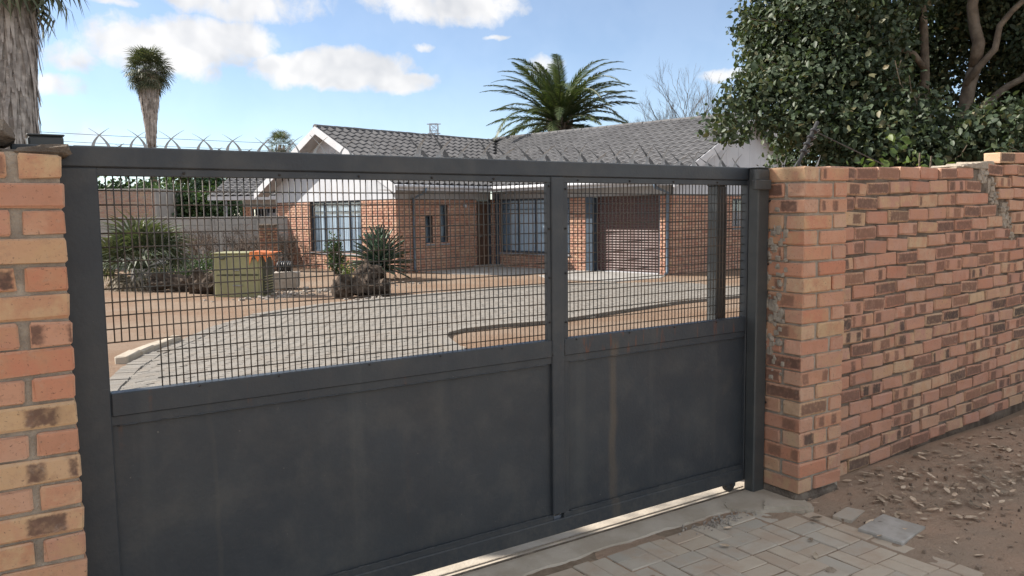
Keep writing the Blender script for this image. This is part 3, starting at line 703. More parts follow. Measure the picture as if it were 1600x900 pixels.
def build_drive():
    # bedding sheet
    g = .35; mb = MB()
    pts = {}
    for i in range(-1, 46):
        for j in range(8, 48):
            x, y = i*g, j*g
            if inside(DRIVE, x+g/2, y+g/2):
                ids = []
                for a, b in ((0, 0), (1, 0), (1, 1), (0, 1)):
                    k = (i+a, j+b)
                    if k not in pts: pts[k] = len(mb.v); mb.v.append(((i+a)*g, (j+b)*g, gz((i+a)*g, (j+b)*g)+.018))
                    ids.append(pts[k])
                mb.f.append(tuple(ids))
    base = mb.build('driveway', M['mortar'], kind='structure')
    pv = [MB().bevbox(-.099, .099, -.0485, .0485, -.03, .03, .004, jit=.001).mesh('paver', M['drive_paver']) for _ in range(4)]
    ang = R(17); ca, sa = math.cos(ang), math.sin(ang); lst = []
    for r in range(-80, 220):
        for q in range(-60, 120):
            u = q*.205+(.1025 if r % 2 else 0); v = r*.103
            x, y = u*ca-v*sa, u*sa+v*ca
            if y < 3.2 or y > 16.2 or not inside(DRIVE, x, y): continue
            lst.append((x, y))
    lst.sort(key=lambda p: (0 if p[1] > 7.3 else 1, p[0]**2+p[1]**2))
    rest = MB(); n = 0
    for x, y in lst:
        z = gz(x, y)+.004+rng.uniform(-.003, .003)
        rot = (rng.uniform(-.012, .012), rng.uniform(-.012, .012), ang+rng.uniform(-.015, .015))
        if n < 230:
            put('paver', rng.choice(pv), base, (x, y, z), rot); n += 1
        else:
            m = Matrix.Translation((x, y, z)) @ Matrix.Rotation(rot[2], 4, 'Z') @ Matrix.Rotation(rot[0], 4, 'X')
            o = len(rest.v); a, b = .099, .0485
            rest.v += [tuple(m @ Vector(p)) for p in ((-a, -b, 0), (a, -b, 0), (a, b, 0), (-a, b, 0), (-a+.004, -b+.004, .03), (a-.004, -b+.004, .03), (a-.004, b-.004, .03), (-a+.004, b-.004, .03))]
            rest.f += [tuple(o+i for i in f) for f in ((4, 5, 6, 7), (0, 1, 5, 4), (1, 2, 6, 5), (2, 3, 7, 6), (3, 0, 4, 7))]
    rest.build('far_pavers', M['drive_paver'], base, kind='stuff')
    # raised edge course on the left of the drive and a low haunch on the island side
    def along(poly, step):
        out = []; carry = 0
        for (x1, y1), (x2, y2) in zip(poly, poly[1:]):
            L = math.hypot(x2-x1, y2-y1); d = carry
            while d < L: out.append((x1+(x2-x1)*d/L, y1+(y2-y1)*d/L, math.atan2(y2-y1, x2-x1))); d += step
            carry = d-L
        return out
    for x, y, a in along(DRIVE[2:9], .105):
        put('edge_paver', pv[0], base, (x, y, gz(x, y)+.012+rng.uniform(-.006, .006)), (rng.uniform(-.02, .02), 0, a+math.pi/2+rng.uniform(-.03, .03)))
    m = MB()
    for x, y, a in along(DRIVE[8:15], .105)+along(DRIVE[16:28], .105):
        mt = Matrix.Translation((x, y, gz(x, y)+.03)) @ Matrix.Rotation(a+math.pi/2, 4, 'Z'); m.box(-.099, .099, -.0485, .0485, -.04, .03, mt)
    m.build('far_edge_pavers', M['drive_paver'], base, kind='stuff')
    # concrete kerb block against the earth
    k = MB()
    for x, y, a in along([(1.35, 9.85), (1.75, 10.6), (2.2, 11.3)], .45):
        mt = Matrix.Translation((x-.06, y+.08, gz(x, y))) @ Matrix.Rotation(a, 4, 'Z'); k.bevbox(-.21, .21, -.07, .07, -.05, .1, .015, mt, jit=.006)
    k.build('kerb', M['concrete'], base)
build_drive()

# ------------------------------------------------------------------ the house
HOUSE = (10.556, 22.2625, -.27); HTH = R(13)
def sheet_with_holes(mb, P, u0, u1, v0, v1, holes, depth=.0):
    """P(u,v,d) -> point ; holes (u0,u1,v0,v1); front faces plus reveals of given depth"""
    us = sorted({u0, u1, *[h[0] for h in holes], *[h[1] for h in holes]}); vs_ = sorted({v0, v1, *[h[2] for h in holes], *[h[3] for h in holes]})
    for a, b in zip(us, us[1:]):
        for c, d in zip(vs_, vs_[1:]):
            if any(h[0] <= (a+b)/2 <= h[1] and h[2] <= (c+d)/2 <= h[3] for h in holes): continue
            mb.quad(P(a, c, 0), P(b, c, 0), P(b, d, 0), P(a, d, 0))
    for a, b, c, d in holes:
        for (p, q, r_, s_) in ((a, c, b, c), (b, c, b, d), (b, d, a, d), (a, d, a, c)):
            mb.quad(P(p, q, 0), P(r_, s_, 0), P(r_, s_, depth), P(p, q, depth))
def bricks_on(mb, P, u0, u1, v0, v1, holes, proud=.018):
    r = 0; v = v0
    while v+.06 < v1:
        u = u0-(.117 if r % 2 else 0)
        while u < u1:
            a, b = max(u, u0), min(u+.222, u1)
            segs = [(a, b)]
            for h in holes:
                if h[2] < v+.036 < h[3]:
                    ns = []
                    for s0, s1 in segs:
                        if s1 <= h[0] or s0 >= h[1]: ns.append((s0, s1)); continue
                        if s0 < h[0]: ns.append((s0, h[0]))
                        if s1 > h[1]: ns.append((h[1], s1))
                    segs = ns
            for s0, s1 in segs:
                if s1-s0 < .03: continue
                pr = -proud*rng.uniform(.8, 1.2); o = len(mb.v)
                mb.v += [tuple(P(*q)) for q in ((s0, v, .002), (s1, v, .002), (s1, v+.073, .002), (s0, v+.073, .002), (s0+.009, v+.012, pr), (s1-.009, v+.012, pr), (s1-.009, v+.066, pr), (s0+.009, v+.066, pr))]
                mb.f += [tuple(o+i for i in f) for f in ((4, 5, 6, 7), (0, 1, 5, 4), (1, 2, 6, 5), (2, 3, 7, 6), (3, 0, 4, 7))]
            u += .234
        v += .0852; r += 1
def house():
    root = thing('brick_house', 'single storey red brick house with grey tiled gable roofs behind the gate', 'house', HOUSE, HTH)
    TOP = 2.30
    # wall planes: (name, P(u,v,d) with d into the house, length, openings)
    Pf = lambda u, v, d: (d, u, v)                    # gable front, u = local y
    Ps = lambda u, v, d: (u, d, v)                    # wing side, faces -y, u = local x
    Pm = lambda u, v, d: (4.15+d, u, v)               # main front
    Pr = lambda u, v, d: (u, -7.17+d, v)              # right end
    Pl = lambda u, v, d: (u, 7.0-d, v)
    Pb = lambda u, v, d: (12.5-d, u, v)
    win_f = (1.80, 4.78, .58, 2.285); slit1 = (1.14, 1.44, .9, 1.78); slit2 = (1.74, 2.09, .9, 2.12); door = (3.40, 4.10, .05, 2.285)
    win_m = (-3.45, -.38, .52, 2.285); gar = (-6.76, -4.08, .0, 2.285); win_r = (7.6, 8.9, 1.3, 2.2)
    for P, u0, u1, holes in ((Pf, 0, 7.0, [win_f]), (Ps, 0, 4.15, [slit1, slit2, door]), (Pm, -7.17, 0, [win_m, gar]), (Pr, 4.15, 12.5, [win_r]), (Pl, 0, 12.5, []), (Pb, -7.17, 7.0, [])):
        mb = MB(); sheet_with_holes(mb, P, u0, u1, -.1, TOP, holes, .14); w = mb.build('wall', M['house_mortar'], root)
        if P in (Pl, Pb): continue
        bk = MB(); bricks_on(bk, P, u0, u1, -.02, TOP, holes); bk.build('brickwork', M['house_brick'], w, kind='stuff')
    # windows
    def window(P, h, cols, transom=None, drapes=True):
        u0, u1, v0, v1 = h; f = MB(); fr = .05
        def bar(a, b, c, d, d0=.07, d1=.12):
            pts = [P(*q) for q in ((a, c, d0), (b, c, d0), (b, d, d0), (a, d, d0), (a, c, d1), (b, c, d1), (b, d, d1), (a, d, d1))]
            f.add(pts, ((0, 1, 2, 3), (7, 6, 5, 4), (0, 4, 5, 1), (1, 5, 6, 2), (2, 6, 7, 3), (3, 7, 4, 0)))
        bar(u0, u1, v0, v0+fr); bar(u0, u1, v1-fr, v1); bar(u0, u0+fr, v0+fr, v1-fr); bar(u1-fr, u1, v0+fr, v1-fr)
        for i in range(1, cols): u = u0+(u1-u0)*i/cols; bar(u-.012, u+.012, v0+fr, v1-fr)
        if transom: bar(u0+fr, u1-fr, transom-.012, transom+.012, .072, .118)
        wdw = f.build('window', M['frame'], root)
        for i in range(cols):
            a = u0+(u1-u0)*i/cols+.022; b = u0+(u1-u0)*(i+1)/cols-.022
            MB().add([P(a, v0+fr, .095), P(b, v0+fr, .095), P(b, v1-fr, .095), P(a, v1-fr, .095), P(a, v0+fr, .099), P(b, v0+fr, .099), P(b, v1-fr, .099), P(a, v1-fr, .099)],
                     ((0, 1, 2, 3), (7, 6, 5, 4), (0, 4, 5, 1), (1, 5, 6, 2), (2, 6, 7, 3), (3, 7, 4, 0))).build('pane', M['glass'], wdw)
        # curtains hang in folds just behind the glass
        def cloth(nm, a, b, mat, amp, wl, d):
            m = MB(); n = int((b-a)/(wl/6))+1
            for i in range(n+1):
                u = a+(b-a)*i/n; dd = d+amp*math.sin(2*math.pi*(u-a)/wl)+amp*.4*math.sin(5.3*(u-a)/wl)
                m.v += [tuple(P(u, v0-.02, dd)), tuple(P(u, v1+.02, dd))]
            for i in range(n): m.f.append((2*i, 2*i+2, 2*i+3, 2*i+1))
            m.build(nm, mat, wdw, smooth=True)
        if drapes:
            cloth('curtain', u0, u1, M['curtain'], .010, .11, .128)
            q = .12*(u1-u0)
            cloth('drape', u0+.02, u0+q, M['drape'], .008, .09, .108); cloth('drape', u1-q, u1-.02, M['drape'], .008, .09, .108)
        else:
            cloth('curtain', u0, u1, M['drape'], .006, .2, .2)
        MB().add([P(u0-.03, v0-.07, -.06), P(u1+.03, v0-.07, -.06), P(u1+.03, v0-.035, -.06), P(u0-.03, v0-.035, -.06), P(u0-.03, v0-.07, .1), P(u1+.03, v0-.07, .1), P(u1+.03, v0-.001, .1), P(u0-.03, v0-.001, .1)],
                 ((0, 1, 2, 3), (7, 6, 5, 4), (0, 4, 5, 1), (1, 5, 6, 2), (2, 6, 7, 3), (3, 7, 4, 0))).build('sill', M['sill'], wdw)
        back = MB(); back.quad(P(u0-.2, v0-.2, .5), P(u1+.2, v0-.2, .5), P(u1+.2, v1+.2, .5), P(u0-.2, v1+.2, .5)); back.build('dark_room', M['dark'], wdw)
    window(Pf, win_f, 4, 1.95); window(Pm, win_m, 4, 1.95); window(Ps, slit1, 1, None, False); window(Ps, slit2, 1, None, False); window(Pr, win_r, 3, None, False)
    # front door with a blue side frame
    d = MB().bevbox(3.46, 4.04, .06, .11, .06, 2.24, .006).build('door', M['wood'], root)
    for z in (.3, .95, 1.6): MB().bevbox(3.53, 3.97, .05, .062, z, z+.52, .01).build('door_panel', M['wood'], d)
    MB().tube([(3.55, .06, 1.05), (3.55, .0, 1.05), (3.66, .0, 1.05)], .012, 7).build('handle', M['steel'], d, smooth=True)
    fr = MB(); fr.box(3.402, 3.458, .04, .12, .05, 2.28); fr.box(4.042, 4.098, .04, .12, .05, 2.28); fr.box(3.46, 4.04, .04, .12, 2.242, 2.28); fr.build('door_frame', M['frame'], d)
    MB().bevbox(4.02, 4.12, -.37, -.27, 0, 2.54, .006).build('porch_post', M['frame'], root)
    MB().bevbox(3.2, 4.14, -.55, -.015, -.05, .09, .01).build('door_step', M['grey_concrete'], root)
    lm = MB().bevbox(2.76, 2.90, -.07, -.008, 2.05, 2.15, .01).build('wall_lamp', M['sill'], root)
    MB().bevbox(2.79, 2.87, -.09, -.0705, 2.03, 2.12, .015).build('lamp_glass', M['white'], lm)
    # roller door: curved horizontal slats
    g0, g1 = gar[0]+.06, gar[1]-.28
    rd = MB().box(4.36, 4.39, g0, g1, 0, 2.3).build('garage_door', M['roller'], root)
    sl = MB(); n = 5
    for i in range(n+1):
        a = i/n; sl.v += [(4.36-.022*math.sin(math.pi*a), g0, a*.072), (4.36-.022*math.sin(math.pi*a), g1, a*.072)]
    for i in range(n): sl.f.append((2*i, 2*i+1, 2*i+3, 2*i+2))
    sm = sl.mesh('slat', M['roller'], True)
    for k in range(28): put('slat', sm, rd, (0, 0, .04+k*.0785))
    MB().bevbox(4.315, 4.36, g0, g1, .0, .04, .005).build('bottom_bar', M['white'], rd)
    MB().box(4.2, 4.42, gar[0], gar[1], 2.285, 2.30).build('garage_lintel', M['soffit'], root)
    MB().bevbox(4.12, 4.40, gar[1]-.27, gar[1]-.01, 0, 2.28, .006).build('garage_jamb', M['frame'], root)
    MB().bevbox(4.16, 4.40, gar[0]+.005, gar[0]+.058, 0, 2.28, .006).build('garage_jamb', M['frame'], root)
    # frieze board between brick and soffit, soffits, fascias and gutters
    fz = MB(); fz.box(.02, 4.1, .02, .1, 2.301, 2.56); fz.box(4.17, 4.28, -7.1, -.02, 2.301, 2.56); fz.build('frieze', M['soffit'], root)
    so = MB(); so.box(-.48, 3.6, -.54, .3, 2.562, 2.58); so.box(3.57, 4.4, -7.6, -.545, 2.561, 2.579); so.build('soffit', M['soffit'], root)
    MB().box(-.5, 3.53, -.575, -.552, 2.54, 2.72).build('fascia', M['white'], root)
    MB().box(3.535, 3.56, -7.62, -.577, 2.54, 2.72).build('fascia', M['white'], root)
    def gutter(pts):
        m = MB(); m.tube(pts, .055, 8); return m.build('gutter', M['white'], root, smooth=True)
    gutter([(-.5, -.632, 2.665), (3.47, -.632, 2.66)]); gutter([(3.476, -.62, 2.655), (3.476, -7.62, 2.66)])
    MB().tube([(.65, -.63, 2.62), (.65, -.60, 2.50), (.63, -.075, 2.32), (.63, -.065, .12), (.63, -.14, .03)], .045, 10).build('downpipe', M['pipe'], root, smooth=True)
    MB().tube([(3.48, -7.0, 2.62), (3.52, -7.0, 2.5), (4.06, -7.05, 2.36), (4.085, -7.05, .12), (4.0, -7.05, .02)], .05, 10).build('downpipe', M['pipe'], root, smooth=True)
    # ---- roof
    WR, WE, MR, ME = 4.72, 2.72, 4.87, 2.72; wsl = (WR-WE)/4.05; msl = (MR-ME)/4.75
    zw = lambda y: WR-abs(y-3.5)*wsl
    zm = lambda x: MR-abs(x-8.3)*msl
    xv = lambda y: 8.3-(MR-zw(y))/msl
    r = MB(); e = -.03
    r.add([(-.5, -.55, WE+e), (xv(-.55), -.55, WE+e), (xv(3.5), 3.5, WR+e), (-.5, 3.5, WR+e)], ((0, 1, 2, 3),))
    r.add([(-.5, 7.55, WE+e), (xv(7.55), 7.55, WE+e), (xv(3.5), 3.5, WR+e), (-.5, 3.5, WR+e)], ((3, 2, 1, 0),))
    r.add([(3.55, -7.6, ME+e), (8.3, -7.6, MR+e), (8.3, 3.5, MR+e), (xv(3.5), 3.5, WR+e), (3.55, -.55, WE+e)], ((4, 3, 2, 1, 0),))
    r.add([(8.3, 3.5, MR+e), (8.3, 7.5, MR+e), (xv(7.55), 7.5, WE+e), (xv(3.5), 3.5, WR+e)], ((0, 1, 2, 3),))
    r.add([(13.05, -7.6, ME+e), (8.3, -7.6, MR+e), (8.3, 7.5, MR+e), (13.05, 7.5, ME+e)], ((0, 1, 2, 3),))
    roof = r.build('roof', M['roof'], root)
    # double-roman tile
    def tile_mesh():
        prof = [0, .14, .28, .40, .50, .60, .72, .86, 1]; m = MB(); tw = .302
        hgt = lambda u: .05*(.5-.5*math.cos(2*math.pi*u))**1.4
        for v, zo in ((0, .034), (.40, .004)):
            for u in prof: m.v.append((u*tw, v, hgt(u)+zo))
        for u in prof: m.v.append((u*tw, .0, hgt(u)-.002))
        k = len(prof)
        for i in range(k-1): m.f += [(i, i+1, k+i+1, k+i), (2*k+i, 2*k+i+1, i+1, i)]
        return m.mesh('roof_tile', M['roof'])
    tm = tile_mesh(); tv = [tuple(v.co) for v in tm.vertices]; tf = [tuple(p.vertices) for p in tm.polygons]
    tiles = []
    al = math.atan(wsl); ls = math.hypot(4.05, WR-WE)
    rowsW = int(ls/.335)
    gauge = (ls-.05)/rowsW
    for j in range(rowsW):
        for i in range(30):
            x = -.5+i*.3; s = j*gauge; y = -.58+s*math.cos(al); z = WE+s*math.sin(al)
            if x+.15 > xv(min(y+.15, 3.5)): continue
            tiles.append(Matrix.Translation((x, y, z)) @ Matrix.Rotation(al, 4, 'X'))
    am = math.atan(msl); lm_ = math.hypot(4.75, MR-ME); rowsM = int(lm_/.335); gm = (lm_-.05)/rowsM
    for j in range(rowsM):
        for i in range(60):
            y = -7.6+i*.3; s = j*gm; x = 3.52+s*math.cos(am); z = ME+s*math.sin(am)
            yc = y+.15
            if yc > 8: continue
            if yc > -.5 and zw(yc) > zm(x+.15): continue
            # local tile x axis must run along -y so that up-slope is +x
            tiles.append(Matrix.Translation((x, y+.3, z)) @ Matrix.Rotation(-math.pi/2, 4, 'Z') @ Matrix.Rotation(am, 4, 'X'))
    Mw = Matrix.Translation(HOUSE) @ Matrix.Rotation(HTH, 4, 'Z')
    tiles.sort(key=lambda m: (Mw @ m.translation).length)
    rest = MB()
    for k, m in enumerate(tiles):
        m = m @ Matrix.Rotation(rng.uniform(-.012, .012), 4, 'Z') @ Matrix.Rotation(rng.uniform(-.012, .012), 4, 'X')
        if k < 298:
            o = put('roof_tile', tm, roof); o.matrix_local = m
        else: rest.add([m @ Vector(p) for p in tv], tf)
    rest.build('far_roof_tiles', M['roof'], roof, kind='stuff')
    # ridge caps
    def cap(L=.40):
        m = MB()
        for i in range(7):
            a = math.pi*i/6
            for x, q in ((0, .125), (L, .105)): m.v.append((x, q*math.cos(a), .09*math.sin(a)*q/.12))
        for i in range(6): m.f.append((2*i, 2*i+1, 2*i+3, 2*i+2))
        m.f.append(tuple(2*i for i in range(7))); return m.mesh('ridge_tile', M['roof'], False)
    cm = cap()
    for k in range(22): put('ridge_tile', cm, roof, (-.53+k*.385, 3.5, WR-.01+rng.uniform(-.006, .006)), (0, -.02, rng.uniform(-.02, .02)))
    for k in range(30):
        y = -7.62+k*.385
        put('ridge_tile', cm, roof, (8.3, y, MR-.01+rng.uniform(-.006, .006)), (0, -.02, math.pi/2+rng.uniform(-.02, .02)))
    # gable cladding and barge boards
    def gable(P, c, half, z0, zr, sl, nb):
        for k in range(nb):
            a = c-half+2*half*k/nb+.004; b = c-half+2*half*(k+1)/nb-.004
            hz = lambda u: zr-abs(u-c)*sl-.07
            cut = [c] if a < c < b else []
            us = [a]+cut+[b]; V = []; n = len(us)
            for dd in (.0, .02):
                V += [P(u, z0, dd) for u in us]+[P(u, max(hz(u), z0+.001), dd) for u in reversed(us)]
            m = 2*n
            MB().add(V, [tuple(range(m)), tuple(reversed(range(m, 2*m)))]+[(i, m+i, m+(i+1) % m, (i+1) % m) for i in range(m)]).build('gable_board', M['cladding'], root)
        MB().add([P(c-half, z0, .03), P(c+half, z0, .03), P(c, zr-.1, .03)], ((0, 1, 2),)).build('gable_backing', M['soffit'], root)
    gable(lambda u, v, d: (-.022+d, u, v), 3.5, 3.5, 2.301, WR, wsl, 10)
    gable(lambda u, v, d: (u, -7.192+d, v), 8.3, 4.15, 2.301, MR, msl, 11)
    def barge(P, c, half, zr, sl, th=.24):
        for s in (-1, 1):
            pts = []
            for dd in (0, .03):
                pts += [P(c, zr+.015, dd), P(c+s*half, zr+.015-half*sl, dd), P(c+s*half, zr+.015-half*sl-th*.9, dd), P(c+s*(half-.04), zr-half*sl-th*.95, dd), P(c, zr-th, dd)]
            MB().add(pts, [tuple(range(5)), tuple(reversed(range(5, 10)))]+[(i, 5+i, 5+(i+1) % 5, (i+1) % 5) for i in range(5)]).build('barge_board', M['white'], root)
    barge(lambda u, v, d: (-.535+d, u, v), 3.5, 4.13, WR, wsl); barge(lambda u, v, d: (u, -7.64+d, v), 8.3, 4.83, MR, msl)
    gs = MB()
    for s in (-1, 1):
        gs.add([(-.5, 3.5, WR-.2), (0, 3.5, WR-.2), (0, 3.5+s*4.05, WR-.2-4.05*wsl), (-.5, 3.5+s*4.05, WR-.2-4.05*wsl)], ((0, 1, 2, 3),))
    gs.build('verge_soffit', M['soffit'], root)
    # porch floor
    pf = MB().prism([(0.8, -.1), (4.14, -.1), (4.14, -3.9), (3.2, -4.0), (1.6, -3.6), (.9, -1.6)], -.08, .018).build('porch_floor', M['grey_concrete']); pf.parent = None
    pf.location = HOUSE; pf.rotation_euler = (0, 0, HTH); pf['kind'] = 'structure'
    af = MB().prism([(4.14, -3.93), (4.14, -7.0), (3.2, -7.4), (1.6, -7.0), (1.1, -5.2), (1.9, -4.1)], -.08, .022).build('garage_apron', M['grey_concrete'])
    af.location = HOUSE; af.rotation_euler = (0, 0, HTH); af['kind'] = 'structure'
house()

# ------------------------------------------------------------------ vegetation helpers
def leaf_cloud(clumps, per_m3, size, mat, name, droop=.3, shell=.55, aspect=.55, seed=1, fold=.25):
    """many separate folded leaves through ellipsoid clumps [(centre, (rx,ry,rz)[, density factor])]"""
    g = np.random.default_rng(seed); P = []
    Nn = []
    for c in clumps:
        ctr, rad = np.array(c[0]), np.array(c[1]); k = c[2] if len(c) > 2 else 1
        n = int(per_m3*k*4.19*np.prod(rad))
        d = g.normal(size=(n, 3)); d /= np.linalg.norm(d, axis=1)[:, None]
        r = (shell + (1-shell)*g.random(n))**.8; r = np.where(g.random(n) < .3, g.random(n)**.5, r)
        wob = 1+.22*np.sin(d[:, 0]*5+ctr[0]*3)*np.sin(d[:, 2]*6+ctr[1]*2)+.12*g.normal(size=n)
        P.append(ctr+d*rad*(r*wob)[:, None]); Nn.append(d)
    P = np.concatenate(P); Nn = np.concatenate(Nn); n = len(P)
    s = size*g.uniform(.45, 1.5, n)
    ax = g.normal(size=(n, 3))*.8+Nn*.5; ax[:, 2] -= droop; ax /= np.linalg.norm(ax, axis=1)[:, None]
    up_ = Nn*.7+g.normal(size=(n, 3))*.6; up_[:, 2] += .6
    sd = np.cross(ax, up_); sd /= np.linalg.norm(sd, axis=1)[:, None]+1e-9
    nn = np.cross(sd, ax)
    L = s[:, None]; Wd = s[:, None]*aspect*.5
    A = P-ax*L*.5; Bp = P+ax*L*.5-nn*L*fold*.25
    lo = P-ax*L*.22; hi = P+ax*L*.16
    up1 = nn*L*fold*.28
    V = np.stack([A, lo+sd*Wd*.92+up1, hi+sd*Wd*.85+up1, Bp, hi-sd*Wd*.85+up1, lo-sd*Wd*.92+up1, P], 1).reshape(-1, 3)
    o = (np.arange(n)*7)[:, None]
    Fq = np.concatenate([o+np.array([[k, 6, (k+1) % 6]]) for k in range(6)], 0)
    return np_mesh(name, V, Fq, mat, True)
def limb(mb, a, b, r0, r1, n=5, wob=.06, seg=7):
    a, b = Vector(a), Vector(b); L = (b-a).length
    pts = [a.lerp(b, i/n)+Vector((rng.gauss(0, wob*L/n), rng.gauss(0, wob*L/n), rng.gauss(0, wob*L/n)))*(0 if i in (0, n) else 1) for i in range(n+1)]
    mb.tube(pts, [r0+(r1-r0)*i/n for i in range(n+1)], seg); return pts
def branch_tree(mb, p, d, L, r, depth, spread=.5, up_=.15, taper=.66, seg=6, kmin=2, kmax=3):
    d = Vector(d).normalized(); q = Vector(p)+d*L
    pts = limb(mb, p, q, r, r*taper, 4, .12, seg)
    if depth == 0: return
    for k in range(rng.randint(kmin, kmax)):
        nd = (d+Vector((rng.gauss(0, spread), rng.gauss(0, spread), rng.gauss(0, spread*.6)+up_))).normalized()
        st = pts[-1] if k < 2 else pts[rng.randint(2, 3)]
        branch_tree(mb, st, nd, L*rng.uniform(.6, .85), r*taper*.85, depth-1, spread, up_, taper, max(3, seg-1), kmin, kmax)

# ------------------------------------------------------------------ the big tree behind the wall
def big_tree():
    base = (9.75, 5.2, -.1)
    root = thing('leafy_tree', 'large dark leafy tree overhanging the brick wall at right', 'tree', base)
    B = Vector(base); tr = MB()
    def L_(a, b, r0, r1): limb(tr, Vector(a)-B, Vector(b)-B, r0*.72, r1*.72, 8, .12, 9)
    L_((9.75, 5.2, -.2), (9.6, 5.25, 1.9), .20, .17); L_((9.6, 5.25, 1.8), (9.45, 5.3, 2.9), .12, .075); L_((9.45, 5.3, 2.9), (9.5, 5.5, 4.9), .075, .05)
    L_((9.65, 5.2, 1.8), (9.9, 4.95, 3.2), .13, .10); L_((9.9, 4.95, 3.2), (10.0, 5.0, 5.3), .10, .06); L_((9.45, 5.3, 2.85), (8.4, 5.5, 3.1), .06, .03); L_((9.5, 5.3, 2.6), (8.0, 5.6, 2.9), .06, .025)
    L_((9.9, 4.95, 2.6), (10.9, 4.4, 3.6), .07, .035); L_((9.6, 5.25, 1.9), (8.2, 4.9, 2.3), .07, .02); L_((9.45, 5.3, 3.2), (8.1, 6.1, 4.2), .05, .02); L_((9.8, 5.0, 3.0), (10.3, 4.2, 4.6), .06, .03)
    tr.build('trunk', M['bark_tan'], root, smooth=True)
    c = [((8.05, 6.36, 3.86), (.5, .5, .42)), ((7.75, 6.05, 3.2), (.4, .4, .32), .8), ((7.05, 5.95, 2.55), (.36, .36, .26), .8), ((8.16, 6.27, 3.6), (.6, .6, .5)),
         ((7.55, 5.8, 2.78), (.5, .5, .4)), ((8.1, 5.75, 3.75), (.6, .6, .45)), ((7.95, 5.6, 3.1), (.55, .55, .42)), ((7.75, 5.3, 2.45), (.45, .42, .34)), ((8.45, 5.45, 3.45), (.6, .5, .45)),
         ((8.29, 5.26, 2.85), (.5, .5, .4)), ((7.9, 4.85, 2.25), (.5, .45, .34)), ((8.33, 4.83, 2.5), (.45, .45, .36)), ((8.18, 4.53, 2.12), (.45, .4, .3)), ((8.55, 4.4, 2.28), (.45, .4, .34)),
         ((8.75, 4.1, 2.36), (.45, .4, .34)), ((8.7, 3.9, 2.1), (.45, .35, .3)), ((10.9, 4.6, 3.6), (.5, .5, .5)), ((10.0, 4.1, 2.6), (.4, .4, .3)), ((9.0, 5.7, 4.1), (.7, .7, .5)), ((10.9, 5.9, 3.9), (.7, .7, .6)),
         ((10.7, 5.2, 4.3), (.8, .8, .5)), ((8.9, 6.1, 4.7), (.9, .9, .5)), ((9.8, 5.3, 5.2), (1.4, 1.3, .7)), ((8.9, 6.6, 3.6), (.8, .7, .6)), ((9.6, 6.3, 2.9), (.9, .6, .6)), ((8.6, 6.0, 2.3), (.9, .6, .5)), ((9.6, 4.5, 1.9), (.8, .6, .5)),
         ((10.9, 3.6, 2.8), (.7, .6, .6)), ((11.3, 4.3, 4.6), (1, 1, .7)), ((6.75, 5.9, 2.7), (.2, .2, .16), .8), ((7.45, 5.5, 2.5), (.42, .4, .28)), ((7.3, 6.05, 2.95), (.32, .35, .26), .8), ((7.85, 6.3, 3.55), (.35, .35, .3)), ((8.1, 5.1, 1.95), (.6, .5, .3)), ((8.4, 4.9, 2.0), (.6, .5, .3)), ((7.8, 6.1, 3.6), (.35, .35, .25)), ((8.3, 6.5, 4.6), (.5, .5, .3)), ((10.8, 6.5, 3.3), (1.0, .8, .9)), ((12.0, 5.2, 3.2), (1.0, .9, 1.1)), ((11.6, 5.6, 4.4), (1.0, .8, .6))]
    g_ = random.Random(12)
    for q in ((6.75, 6.0, 2.58), (6.56, 5.87, 2.39), (7.04, 6.08, 2.82), (7.9, 6.55, 3.63), (7.62, 6.25, 3.24), (8.08, 6.72, 3.99), (7.4, 6.2, 3.0), (7.95, 6.5, 3.85)):
        for _ in range(3): c.append(((q[0]+g_.gauss(0, .13), q[1]+g_.gauss(0, .13), q[2]+g_.gauss(0, .12)), (g_.uniform(.12, .24), g_.uniform(.12, .24), g_.uniform(.07, .13)), .8))
    c = [(tuple(np.array(q[0])-np.array(base)), q[1], *(q[2:])) for q in c]
    put('crown', leaf_cloud(c, 4300, .064, M['leaf'], 'crown', .35, .45, .6, 3), root)
    tw = MB()
    for q in c:
        ctr = Vector(q[0])
        if q[1][0] < .38: continue
        for _ in range(5):
            e = ctr+Vector((rng.gauss(0, .3), rng.gauss(0, .3), rng.gauss(0, .2))); limb(tw, ctr+Vector((.15, -.08, -.15)), e, .010, .004, 4, .12, 4)
    tw.build('twigs', M['bark'], root, kind='stuff')
    r2 = thing('garden_shrub', 'bright green shrub peeping over the brick wall below the big tree', 'shrub', (7.35, 4.05, -.05))
    st = MB()
    for _ in range(7): limb(st, (rng.uniform(-.2, .2), rng.uniform(-.2, .2), 0), (rng.uniform(-.6, .6), rng.uniform(-.4, .4), rng.uniform(1.4, 2.1)), .025, .008, 5, .1, 5)
    st.build('stem', M['bark'], r2)
    put('foliage', leaf_cloud([((-.18, .19, 2.26), (.16, .14, .16)), ((-.36, .3, 2.1), (.2, .2, .16), .7), ((.1, .1, 1.9), (.45, .3, .22)), ((-.7, .4, 1.75), (.4, .3, .28)), ((.3, 0, 1.2), (.6, .4, .5)), ((-.5, .2, 1.2), (.6, .4, .5))], 800, .08, M['leaf_bright'], 'foliage', .3, .5, .65, 5), r2)
big_tree()
